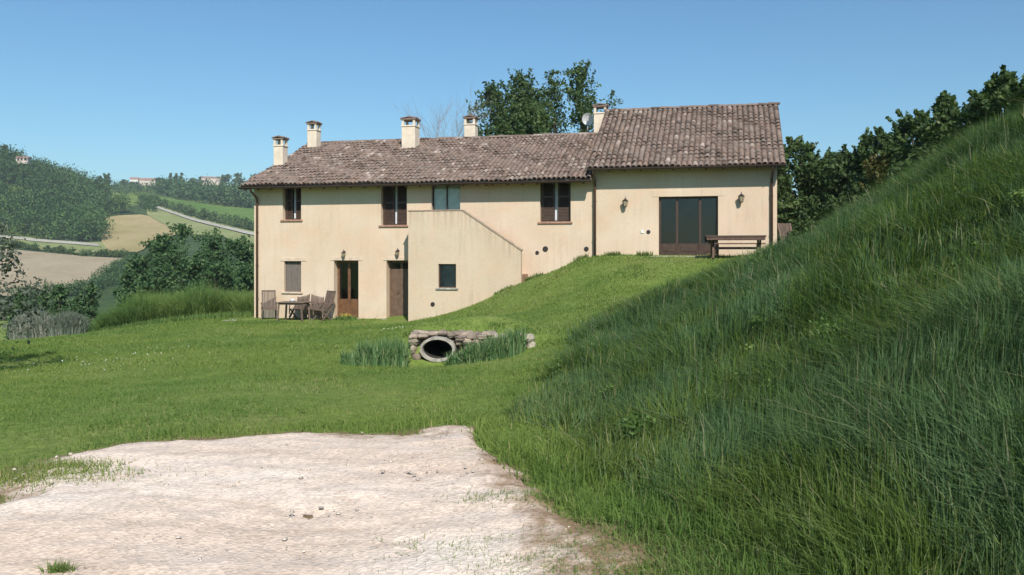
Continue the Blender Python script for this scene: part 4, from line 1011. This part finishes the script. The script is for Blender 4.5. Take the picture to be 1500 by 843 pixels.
tree('tree', 'dense pointed tree behind the roof, tallest of its row and next to the higher roof', 'tree', **T(850, 98, 46, 72), mt='leafdark', nleaf=11000, size=.2, group=G1, nclump=80, bottom=.2, shape='column', rclump=.3)
tree('tree', 'low leafy treetop just showing over the left end of the higher roof', 'tree', **T(897, 143, 47, 46), mt='leafmid', nleaf=3000, size=.2, group=G1, nclump=28, bottom=.25, rclump=.28)
tree('shrub', 'low thicket showing just above the ridge beneath the slender trees', 'shrub', **T(772, 158, 43, 170), mt='leafdark', nleaf=12000, size=.2, nclump=80, bottom=.3, shape='bush', rclump=.14)
# bare twiggy tree
x, y = pc_(650, 44); z0 = g1(x, y); root = empty('bare_tree', (x, y, z0)); tag(root, 'leafless twiggy treetop showing over the ridge left of the leafy trees', 'tree')
rg = np.random.default_rng(4); mb = MB(); Ht = EYE+(372-140)/F*44-z0
mb.tube([(0, 0, 0), (.1, 0, Ht*.5), (0, 0, Ht*.72)], [.14, .09, .05], 7); mb.build('trunk', M['bark'], root)
mb = MB()
def twig(p, d, l, r, k):
    q_ = p+d*l*.5+Vector(rg.normal(0, .05*l, 3)); e = p+d*l; mb.tube([p, q_, e], [r, r*.7, r*.35], 4, cap=False)
    if k:
        for _ in range(4):
            s_ = p.lerp(e, rg.uniform(.3, .95)); nd = (d+Vector((rg.normal(0, .45), rg.normal(0, .45), rg.uniform(0, .35)))).normalized(); twig(s_, nd, l*rg.uniform(.45, .7), r*.5, k-1)
for i in range(9):
    a_ = rg.uniform(0, 6.28); twig(Vector((.05, 0, Ht*rg.uniform(.55, .7))), Vector((math.cos(a_)*.42, math.sin(a_)*.42, 1)).normalized(), Ht*.24, .024, 3)
mb.build('twigs', M['twig'], root)
# trees and shrubs on the right, beyond the bank
G2 = 'trees and shrubs beyond the grassy bank'
for (px, pt, Y, wp, mt, nl, sh, lb, nm) in (
 (1172, 212, 30, 62, 'leafdark', 6500, 'round', 'dark green tree closest to the right corner of the farmhouse', 'tree'),
 (1166, 290, 28.5, 60, 'leafdark', 4500, 'bush', 'low dark shrub beside the armchair at the house corner', 'shrub'),
 (1212, 232, 29, 66, 'leafdark', 6500, 'round', 'dark rounded tree second from the farmhouse beyond the bank', 'tree'),
 (1206, 300, 27, 66, 'leafdark', 4500, 'bush', 'low dark shrub at the far foot of the bank', 'shrub'),
 (1248, 222, 27, 60, 'leafmid', 6000, 'round', 'mid green tree with a ragged top beyond the far end of the bank', 'tree'),
 (1262, 262, 24.5, 56, 'leafmid', 3800, 'bush', 'bushy green shrub growing just over the bank crest', 'shrub'),
 (1292, 232, 24, 44, 'leafyellow', 2200, 'bush', 'yellowing brownish shrub among the dark ones on the bank crest', 'shrub'),
 (1290, 196, 26, 60, 'leafdark', 6500, 'round', 'dark tree rising behind the yellowing shrub', 'tree'),
 (1338, 172, 24, 66, 'leafdark', 6800, 'round', 'ragged dark tree above the middle of the bank crest', 'tree'),
 (1384, 142, 22, 50, 'leafdark', 5600, 'column', 'narrow upright dark tree on the upper part of the bank crest', 'tree'),
 (1352, 225, 20, 70, 'leafmid', 3800, 'bush', 'low spreading shrub beneath the narrow upright tree', 'shrub'),
 (1430, 150, 20, 60, 'leafmid', 4200, 'bush', 'loose leafy shrub near the top of the bank', 'shrub'),
 (1472, 112, 19, 62, 'leafdark', 5600, 'round', 'highest dark tree, at the right edge above the bank top', 'tree'),
 (1516, 108, 18, 60, 'leafdark', 4800, 'round', 'dark tree cut by the right edge above the bank top', 'tree')):
    tree(nm, lb, nm, **T(px, pt, Y, wp*(1.75 if sh != 'column' else 1.5)), mt=mt, nleaf=int(nl*2.3), size=.15, group=G2, shape='mound' if sh != 'column' else 'bush', nclump=80 if nm == 'tree' else 50, bottom=.12 if nm == 'tree' else .03, rclump=.22)
rough_plants()
# off-frame olive on the left whose boughs reach into view
tree('olive_tree', 'grey-green olive tree at the left edge shading the lawn', 'tree', x=-11.9, y=15.5, ztop=3.5, w=5.0, mt='olive', nleaf=11000, size=.10, nclump=46, bottom=.22, rclump=.22)
# mid distance wood
G3 = 'trees of the wood in the valley left of the farmhouse'
k = 0
words = ['leftmost low tree of the valley wood, by the tan field', 'rounded tree at the left shoulder of the valley wood', 'tree with a domed top in the left half of the valley wood', 'tallest domed tree of the valley wood', 'broad tree right of the tallest one in the valley wood', 'tree with two humps near the middle of the valley wood', 'dark tree standing third from the farmhouse in the valley wood', 'tree next but one to the farmhouse corner in the valley wood', 'tree of the valley wood closest to the farmhouse corner', 'front row tree below the tan field in the valley wood', 'front row tree below the domed trees', 'front row tree in the middle of the valley wood', 'front row tree at the right of the valley wood', 'front row tree half hidden behind the farmhouse corner', 'back row tree at the left shoulder of the valley wood, against the pale verge', 'back row tree rising behind the domed trees', 'back row tree against the white road']
for (px, pt, Y, wp) in ((182, 400, 66, 44), (208, 374, 68, 62), (236, 345, 72, 66), (264, 330, 76, 60), (296, 333, 78, 66), (318, 345, 74, 60), (338, 352, 76, 56), (360, 345, 72, 56), (385, 350, 70, 60), (200, 414, 58, 56), (232, 392, 60, 74), (278, 380, 62, 74), (322, 388, 62, 70), (362, 392, 60, 64), (222, 350, 92, 56), (250, 326, 96, 60), (312, 336, 98, 60)):
    tree('tree', words[k], 'tree', **T(px, pt, Y, wp), mt='leafblue', nleaf=6000, size=.32, group=G3, nclump=44, bottom=.04, shape='bush', rclump=.38); k += 1
G4 = 'shrubs below the tan field at the valley edge'
for (px, pt, Y, wp, lb) in ((62, 428, 52, 40, 'dark round shrub below the tan field'), (88, 424, 52, 44, 'broad green shrub below the tan field'), (118, 432, 50, 40, 'low green shrub left of the conical one'), (134, 420, 51, 26, 'dark narrow shrub at the left foot of the valley wood'), (30, 432, 50, 50, 'dark low shrub near the left edge behind the grey bushes')):
    tree('shrub', lb, 'shrub', **T(px, pt, Y, wp), mt='leafblue', nleaf=4000, size=.22, group=G4, nclump=34, bottom=.02, shape='bush', rclump=.36)
# grey-green bushes beside the lawn edge
for (px, Y, wp, hp_, lb) in ((48, 30.5, 62, 449, 'pale straw-topped grey bush at the left edge of the lawn'), (98, 30.5, 54, 453, 'grey-green spiky bush right of the straw-topped one')):
    x, y = pc_(px, Y); z0 = g1(x, y); h = max(.5, EYE-(hp_-YH)/F*Y-z0); R = wp/2/F*Y; n = 3600
    a_ = RNG.uniform(0, 6.28, n); rr = R*np.sqrt(RNG.random(n)); bx = x+np.cos(a_)*rr; by = y+np.sin(a_)*rr*.7
    hh = h*np.sqrt(np.clip(1-(rr/R)**2.2*.8, 0, 1))*RNG.uniform(.8, 1.05, n)
    V, Fc, Tt = blades(bx, by, hh, np.full(n, .03), .22, levels=4, tint=np.clip(RNG.normal(.62 if px < 60 else .4, .25, n), 0, 1))
    V = V-np.array([x, y, z0]); o = mesh_np('grey_bush', V, Fc, M['lavender'], tint=Tt); o.location = (x, y, z0); tag(o, lb, 'bush')
# tall weeds beyond the lawn
n = 150000; x = RNG.uniform(-20, -10.2, n); y = RNG.uniform(31.5, 41, n)
den = fbm(x*.35, y*.35, 70, 3)
edge_ = y-(33.2+(x+10)*.06*-1)+(fbm(x*.5, y*.1, 71, 2)-.5)*2; keep = (x > -18.2-.3*(y-36)) & (edge_ > 0) & (np.hypot(x+14.0, (y-36.5)*1.1) < 7.0+3*den) ; x, y = x[keep], y[keep]
mound = np.clip(1-((x+14.2)/7.5)**2, .12, 1)
h = (.70+.85*RNG.random(len(x)))*mound*(.6+1.0*fbm(x*.7, y*.7, 72, 4))
V, Fc, Tt = blades(x, y, h, np.full(len(x), .024), .55, levels=3, tint=np.clip(.2+.7*fbm(x*.6, y*.6, 73, 3)+RNG.normal(0, .15, len(x)), 0, 1))
tag(mesh_np('tall_weeds', V, Fc, M['weeds'], tint=Tt), 'bank of bright tall weeds between the lawn and the valley wood', 'weeds', kind='stuff')
n = 16000; x = RNG.uniform(-24, -10.6, n); y = 31.8+RNG.random(n)*2.6+(-10-x)*.03
V, Fc, Tt = blades(x, y, .12+.22*RNG.random(n), np.full(n, .035), .5, tint=RNG.random(n))
tag(mesh_np('rough_grass', V, Fc, M['weeds'], tint=Tt), 'rough uncut grass edging the far left side of the lawn', 'grass', kind='stuff')

# small plants at the wall
def wallplant(name, px, v, h, r, n, lb, mt='meadow', w=.02, lean=.5):
    u = hp(px, 400, v)[0]; x, y, _ = hw(u, v); blade_plant(name, lb, 'plant', [(x, y, r, n)], mt, h, w, None, lean)
wallplant('grass_tuft', 850, -.35, .22, .3, 160, 'grass tuft at the wall left of the middle downpipe')
wallplant('grass_tuft', 897, -.35, .20, .3, 160, 'grass tuft at the wall under the left lantern of the higher part')
wallplant('grass_tuft', 945, -.40, .22, .3, 160, 'grass tuft at the wall beside the wide glazed door')
wallplant('leafy_plant', 782, -.45, .28, .32, 200, 'low leafy plant at the foot of the outside stairs', 'weeds', .05, .8)
wallplant('leafy_plant', 738, -1.5, .18, .35, 160, 'small creeping plant against the sloping end of the staircase', 'weeds', .04, .8)
u = hp(506, 463, -.42)[0]; x, y, _ = hw(u, -.42); fl = empty('flowering_plant', (x, y, g1(x, y))); tag(fl, 'low plant with yellow flowers before the varnished door', 'plant')
n = 260; a_ = RNG.uniform(0, 6.28, n); rr = .42*np.sqrt(RNG.random(n)); bx = np.cos(a_)*rr; by = np.sin(a_)*rr*.4
V, Fc, Tt = blades(bx, by, .1+.16*RNG.random(n), np.full(n, .03), .6, z=np.zeros(n)); mesh_np('leaves', V, Fc, M['weeds'], fl, tint=Tt)
V, q, Tt = leaf_cloud([(RNG.uniform(-.35, .35), RNG.uniform(-.14, .14), RNG.uniform(.14, .24), .03) for _ in range(22)], 140, .05, RNG); mesh_np('flowers', V, [q], M['flower'], fl, tint=Tt)
n = 60; x = RNG.normal(-8.6, 1.2, n); y = RNG.normal(17.2, 1.3, n); x2 = RNG.uniform(-3.9, -1.9, 40); y2 = RNG.uniform(20, 25, 40); x = np.r_[x, x2]; y = np.r_[y, y2]; n = len(x)
V, q, Tt = leaf_cloud(np.c_[x, y, gz(x, y)+.08, np.full(n, .015)], n*3, .022, RNG)
M['daisy'] = simple('daisies', (.7, .7, .62), .8, .1, 3)
tag(mesh_np('daisies', V, [q], M['daisy'], tint=Tt), 'scattered small white daisies in the lawn', 'flowers', kind='stuff')

# ------------------------------------------------------------------ far valley: fields, road, woods, village
def ray(px, py, y0=90, y1=2600):
    tx = (px-750)/F; s = -(py-YH)/F; Ys = np.geomspace(y0, y1, 4000)
    d = gz(tx*Ys, Ys)-(EYE+s*Ys); i = np.argmax(d > 0)
    if d[i] <= 0: i = len(Ys)-1
    return float(tx*Ys[i]), float(Ys[i])
def fieldmat(name, c0, c1, sc=.03, stripe=0, ang=0.0):
    m, nt, out = mat(name); b = N(nt, 'ShaderNodeBsdfPrincipled', Roughness=.95); b.inputs['Specular IOR Level'].default_value = .05
    g = N(nt, 'ShaderNodeNewGeometry'); n = noise(nt, sc, 6, .6, g.outputs['Position']); r = ramp(nt, [(.35, c0), (.65, c1)]); L(nt, n.outputs[0], r.inputs[0]); c = r.outputs[0]
    n2 = noise(nt, .5, 4, .7, g.outputs['Position']); r2 = ramp(nt, [(.3, (.85,)*3), (.7, (1.12,)*3)]); L(nt, n2.outputs[0], r2.inputs[0]); c = mixc(nt, 1, c, r2.outputs[0], 'MULTIPLY')
    if stripe:
        mp = N(nt, 'ShaderNodeMapping'); mp.inputs['Rotation'].default_value = (0, 0, ang); L(nt, g.outputs['Position'], mp.inputs[0])
        w = N(nt, 'ShaderNodeTexWave', Scale=stripe, Distortion=1.5); L(nt, mp.outputs[0], w.inputs[0]); r3 = ramp(nt, [(0, (.82, .82, .8)), (1, (1.08, 1.08, 1.08))]); L(nt, w.outputs['Fac'], r3.inputs[0]); c = mixc(nt, 1, c, r3.outputs[0], 'MULTIPLY')
    L(nt, c, b.inputs['Base Color']); L(nt, b.outputs[0], out.inputs[0]); return m
def sheet(name, pts, m, dz, label, y0=90):
    W = [ray(*p, y0=y0) for p in pts]; bm = bmesh.new(); bm.faces.new([bm.verts.new((x, y, 0)) for x, y in W])
    xs = [p[0] for p in W]; ys = [p[1] for p in W]
    for gxv in GX[(GX > min(xs)) & (GX < max(xs))]: bmesh.ops.bisect_plane(bm, geom=bm.verts[:]+bm.edges[:]+bm.faces[:], plane_co=(gxv, 0, 0), plane_no=(1, 0, 0))
    for gyv in GY[(GY > min(ys)) & (GY < max(ys))]: bmesh.ops.bisect_plane(bm, geom=bm.verts[:]+bm.edges[:]+bm.faces[:], plane_co=(0, gyv, 0), plane_no=(0, 1, 0))
    bmesh.ops.triangulate(bm, faces=bm.faces[:])
    co = np.array([v.co[:] for v in bm.verts]); z = gz(co[:, 0], co[:, 1])+dz
    for v, zz in zip(bm.verts, z): v.co.z = zz
    bmesh.ops.recalc_face_normals(bm, faces=bm.faces[:])
    if sum(f.normal.z for f in bm.faces) < 0: bmesh.ops.reverse_faces(bm, faces=bm.faces[:])
    me = bpy.data.meshes.new(name); bm.to_mesh(me); bm.free(); me.materials.append(m)
    o = bpy.data.objects.new(name, me); C.objects.link(o); return tag(o, label, kind='structure')
tan = fieldmat('ploughed tan field', (.34, .275, .18), (.42, .345, .235), .02, .35, .6)
straw = fieldmat('stubble field', (.30, .25, .11), (.40, .32, .17), .03)
pgreen = fieldmat('pale green verge', (.20, .24, .09), (.28, .29, .13), .04)
fgreen = fieldmat('bright green field', (.10, .18, .04), (.15, .23, .06), .02, .2, 1.2)
dkgreen = fieldmat('scrub', (.035, .065, .025), (.075, .11, .04), .12)
road = fieldmat('white road', (.36, .34, .28), (.44, .42, .35), .1)
sheet('scrubland', [(-60, 345), (60, 350), (150, 320), (205, 300), (230, 296), (372, 345), (372, 470), (-60, 470)], dkgreen, .25, 'dark green scrub between the fields')
sheet('field', [(-80, 362), (0, 366), (60, 372), (120, 378), (186, 381), (196, 384), (160, 405), (150, 420), (120, 432), (50, 438), (0, 437), (-80, 440)], tan, .6, 'bare tan ploughed field at the far left')
sheet('field', [(147, 322), (170, 318), (205, 316), (218, 318), (250, 335), (262, 345), (230, 352), (200, 372), (160, 370), (148, 355)], straw, .6, 'small straw-coloured field beside the wooded hill')
sheet('verge', [(-60, 344), (10, 348), (60, 353), (110, 358), (150, 357), (160, 371), (188, 374), (170, 378), (110, 374), (40, 366), (-60, 358)], pgreen, .7, 'pale green grass strip above the tan field')
sheet('road', [(-20, 346), (30, 350), (90, 356), (145, 361), (145, 364), (90, 360), (30, 354), (-20, 350)], road, 1.0, 'pale track beside the tan field')
sheet('verge', [(215, 302), (240, 305), (300, 322), (372, 342), (372, 372), (330, 350), (262, 345), (240, 330), (215, 316)], pgreen, .7, 'pale green slope below the white road')
sheet('field', [(205, 286), (230, 288), (270, 296), (320, 304), (372, 308), (372, 338), (330, 330), (280, 318), (240, 303), (206, 293)], fgreen, .9, 'bright green field sloping down from the village')
sheet('road', [(203, 297), (225, 303), (260, 315), (300, 327), (340, 337), (374, 345), (374, 349), (340, 341), (300, 331), (262, 319), (225, 306), (203, 299.5)], road, 1.2, 'white road running down towards the farmhouse')
sheet('path', [(118, 463), (135, 459), (160, 456), (185, 452), (190, 456), (165, 464), (140, 471), (120, 473)], tan, .12, 'short bare earth path beyond the grey bushes', 33)
# woods: masses
def wood(name, label, pts, r, per, size, mt, hmul=1.0, dz=0):
    rg = np.random.default_rng(len(pts)); V = []; Q = []; Tt = []; b0 = 0
    x, y = pts[:, 0], pts[:, 1]; z = gz(x, y); n = len(x)
    rr = r*rg.uniform(.65, 1.3, n); cl = []
    for i in range(n):
        cl.append((x[i], y[i], z[i]+rr[i]*.9*hmul, rr[i]))
        cl.append((x[i]+rg.normal(0, rr[i]*.4), y[i]+rg.normal(0, rr[i]*.4), z[i]+rr[i]*1.6*hmul, rr[i]*.6))
    v, q, t = leaf_cloud(cl, n*per, size, rg, 1.0)
    return tag(mesh_np(name, v, [q], M[mt], tint=t), label, 'wood', kind='stuff')
def inpoly(px, py, poly):
    c = np.zeros(len(px), bool); j = len(poly)-1
    for i in range(len(poly)):
        xi, yi = poly[i]; xj, yj = poly[j]
        c ^= ((yi > py) != (yj > py)) & (px < (xj-xi)*(py-yi)/(yj-yi+1e-12)+xi); j = i
    return c
def worldpoly(pts): return [ray(*p) for p in pts]
# hill wood: everything on the hill's near side above its foot
foot = worldpoly([(-150, 338), (0, 350), (60, 354), (110, 358), (148, 355), (147, 325), (170, 316), (205, 312), (206, 300)])
poly = foot+[(-196, 455), (-235, 500), (-560, 620), (-560, 330)]
n = 9000; x = RNG.uniform(-520, -120, n); y = RNG.uniform(230, 640, n); k = inpoly(x, y, poly) & (x > -.72*y-20) & ((x < -.51*y) | (y < 455)); x, y = x[k], y[k]
hillpts = np.c_[x, y][:1700]
wood('hillside_wood', 'dense green wood covering the hill at the far left', hillpts, 5.0, 110, 1.25, 'leafhill')
def band(px0, px1, fpy, n, spread=0):
    xs = []; 
    for i in range(n):
        px = px0+(px1-px0)*RNG.random(); xs.append(ray(px, fpy(px)+RNG.uniform(-spread, spread)))
    return np.array(xs)
hp1 = band(-30, 195, lambda p: np.interp(p, [-30, 0, 60, 120, 195], [356, 361, 369, 377, 379]), 130, 1)
wood('hedgerow', 'dark hedgerow along the upper edge of the tan field', hp1, 1.3, 60, .7, 'leafdark')
hp2 = band(205, 375, lambda p: np.interp(p, [205, 240, 290, 340, 375], [295, 305, 321, 333, 340]), 110, 1)
wood('hedgerow', 'dark hedgerow between the bright green field and the white road', hp2, 2.6, 50, 1.2, 'leafdark')
hp3 = band(236, 380, lambda p: np.interp(p, [236, 270, 320, 380], [283, 289, 296, 302]), 260, 7)
wood('distant_wood', 'bluish far wood on the slope beneath the village ridge', hp3, 5.5, 40, 2.2, 'leafblue')
nn = 2100; yy = RNG.uniform(48, 150, nn); pxx = RNG.uniform(95, 385, nn); xx = (pxx-750)/F*yy; k = (fbm(xx*.08, yy*.08, 88, 3) > .22)
k &= (pxx > np.interp(yy, [48, 70, 100, 150], [82, 135, 182, 224]))
wood('undergrowth', 'dark tangle of bushes filling the valley floor under the trees', np.c_[xx[k], yy[k]], 1.7, 90, .36, 'leafblue')
hp4 = band(165, 205, lambda p: 284, 30, 6)
G5 = 'trees on the far village ridge'
for (px, pt, Y, wp, sh, lb) in ((145, 258, 640, 10, 'round', 'small round tree on the far skyline left of the village'), (157, 255, 640, 15, 'round', 'large dark round tree on the far skyline'), (250, 254, 800, 7, 'cone', 'left one of three cypresses beside the village'), (258, 255, 800, 6, 'cone', 'middle one of three cypresses beside the village'), (266, 254, 800, 7, 'cone', 'right one of three cypresses beside the village'),
  (182, 264, 760, 18, 'round', 'greyish tree at the left end of the village'), (197, 268, 740, 16, 'round', 'tree before the pale village houses'), (234, 262, 800, 14, 'round', 'tree between the pink house and the cypresses'), (282, 262, 820, 12, 'round', 'small tree right of the cypresses'), (296, 260, 830, 16, 'round', 'round tree on the ridge left of the long roof'), (332, 257, 800, 20, 'round', 'wide tree on the ridge right of the long roof'), (350, 255, 780, 22, 'round', 'high tree on the ridge nearest the farmhouse eave'), (372, 256, 780, 22, 'round', 'tree on the ridge half hidden by the farmhouse eave'), (8, 213, 470, 12, 'cone', 'pointed dark tree on top of the wooded hill')):
    x = (px-750)/F*Y; zt_ = EYE-(pt-YH)/F*Y; zb = min(g1(x, Y), zt_-7)
    if True: tree('tree', lb, 'tree', x=x, y=Y, ztop=zt_, w=wp/F*Y, mt='leafdark', nleaf=700, size=2.0, group=G5, nclump=12, bottom=.1, shape=sh, zbase=zb, rclump=.4)
hp5 = [ray(a, b) for a, b in ((199, 384), (190, 388), (178, 396), (165, 403), (156, 411), (152, 419), (140, 426), (122, 432), (95, 436), (60, 439), (20, 438))]
q_ = []
for (a, b), (c_, d) in zip(hp5[:-1], hp5[1:]):
    for t_ in np.linspace(0, 1, 16): q_.append((a+(c_-a)*t_+RNG.normal(0, 1), b+(d-b)*t_+RNG.normal(0, 1)))
wood('hedgerow', 'hedgerow along the lower right edge of the tan field', np.array(q_), 1.5, 80, .5, 'leafblue')
hp6 = band(203, 226, lambda p: np.interp(p, [203, 226], [300, 312]), 26, 3); wood('thicket', 'small thicket where the white road meets the wooded hill', hp6, 3.0, 80, 1.0, 'leafhill')
hp7 = band(166, 245, lambda p: 283, 60, 5); wood('village_trees', 'trees crowding round the far village houses', hp7, 3.2, 60, 1.3, 'leafblue')
# village houses
M['vwall'] = simple('village render', (.55, .46, .40), .9, .1, .3); M['vroof'] = simple('village tiles', (.28, .17, .13), .9, .2, .3); M['vwhite'] = simple('village white wall', (.68, .66, .62), .9, .1, .3)
def vhouse(px, pyb, pyt, wp, Y, wm_, lb, rz=.2):
    x = (px-750)/F*Y; zb = EYE-(pyb-YH)/F*Y-3; zt_ = EYE-(pyt-YH)/F*Y; w = wp/F*Y; d = w*.6; r = empty('house', (x, Y, zb), rz); tag(r, lb, 'house', 'far houses on the village ridge')
    H = (zt_-zb); e = H*.78; mb = MB(); mb.box((-w/2, -d/2, 0), (w/2, d/2, e)); mb.build('wall', M[wm_], r)
    mb = MB(); o_ = .4; mb.add([(-w/2-o_, -d/2-o_, e-.1), (w/2+o_, -d/2-o_, e-.1), (w/2+o_, 0, H), (-w/2-o_, 0, H), (w/2+o_, d/2+o_, e-.1), (-w/2-o_, d/2+o_, e-.1)], [(0, 1, 2, 3), (3, 2, 4, 5), (1, 4, 2), (0, 3, 5), (0, 5, 4, 1)]); mb.build('roof', M['vroof'], r)
    for i in range(3):
        mb = MB(); xx = -w*.3+w*.3*i; mb.box((xx-.5, -d/2-.06, e*.55), (xx+.5, -d/2+.1, e*.55+1.5)); mb.build('window', M['iron'], r)
vhouse(197, 270, 260, 11, 800, 'vwhite', 'small white house at the left of the far village'); vhouse(217, 274, 261, 22, 800, 'vwall', 'pink-walled house in the middle of the far village')
vhouse(191, 277, 269, 12, 760, 'vwall', 'low cream house below the white one in the far village', -.3); vhouse(229, 281, 275, 8, 740, 'vwhite', 'tiny white house at the edge of the green field'); vhouse(310, 268, 259, 26, 820, 'vwall', 'long roofed house among trees right of the cypresses'); vhouse(34, 233, 229.5, 16, 462, 'vwall', 'pinkish house on the crest of the wooded hill', .1)


# ------------------------------------------------------------------ sun, sky, camera
fn = -TH   # sun 30 deg to the right of the facade normal
AZ = math.radians(14); EL = math.radians(41)
sdir = Vector((math.sin(AZ)*math.cos(EL), -math.cos(AZ)*math.cos(EL), math.sin(EL)))
ld = bpy.data.lights.new('sun', 'SUN'); ld.energy = 4.3; ld.angle = math.radians(.6); ld.color = (1, .95, .87)
lo = bpy.data.objects.new('sun', ld); C.objects.link(lo); lo.rotation_euler = sdir.to_track_quat('Z', 'Y').to_euler(); lo.location = (0, -20, 40)
w = bpy.data.worlds.new('World'); scene.world = w; w.use_nodes = True; nt = w.node_tree; nt.nodes.clear()
sk = nt.nodes.new('ShaderNodeTexSky'); sk.sky_type = 'NISHITA'; sk.sun_disc = False; sk.sun_elevation = EL; sk.sun_rotation = math.atan2(sdir.x, sdir.y)
sk.altitude = 0; sk.air_density = 1.15; sk.dust_density = .5; sk.ozone_density = 8
bg = nt.nodes.new('ShaderNodeBackground'); bg.inputs[1].default_value = .105; ow = nt.nodes.new('ShaderNodeOutputWorld')
tn = nt.nodes.new('ShaderNodeMix'); tn.data_type = 'RGBA'; tn.blend_type = 'MULTIPLY'; tn.inputs[0].default_value = 1; tn.inputs[7].default_value = (.85, 1.0, .93, 1)
nt.links.new(sk.outputs[0], tn.inputs[6]); nt.links.new(tn.outputs[2], bg.inputs[0]); nt.links.new(bg.outputs[0], ow.inputs[0])
# thin air between the yard and the far ridge
mb = MB(); mb.box((-1150, -60, float(ZZ[(YY < 1500) & (YY > -80) & (np.abs(XX) < 1250)].min())-1.5), (900, 1150, 118))
m, nt, out = mat('thin haze'); pvv = nt.nodes.new('ShaderNodeVolumePrincipled'); pvv.inputs['Color'].default_value = (.80, .88, 1, 1); pvv.inputs['Density'].default_value = .00024; pvv.inputs['Anisotropy'].default_value = .0
nt.links.new(pvv.outputs[0], out.inputs['Volume']); hz = mb.build('haze', m); tag(hz, 'thin bluish haze over the valley', 'haze', kind='stuff')
cam = bpy.data.cameras.new('camera'); co = bpy.data.objects.new('camera', cam); C.objects.link(co)
cam.lens = 28.0; cam.sensor_width = 36; cam.shift_y = -(421.5-YH)/1500; cam.clip_end = 12000; cam.clip_start = .05
co.location = (0, 0, EYE); co.rotation_euler = (math.radians(90), 0, 0); scene.camera = co
scene.view_settings.view_transform = 'Standard'; scene.view_settings.look = 'None'; scene.view_settings.exposure = .35; scene.view_settings.gamma = 1
scene.cycles.max_bounces = 6; scene.cycles.transparent_max_bounces = 12; scene.cycles.use_denoising = True
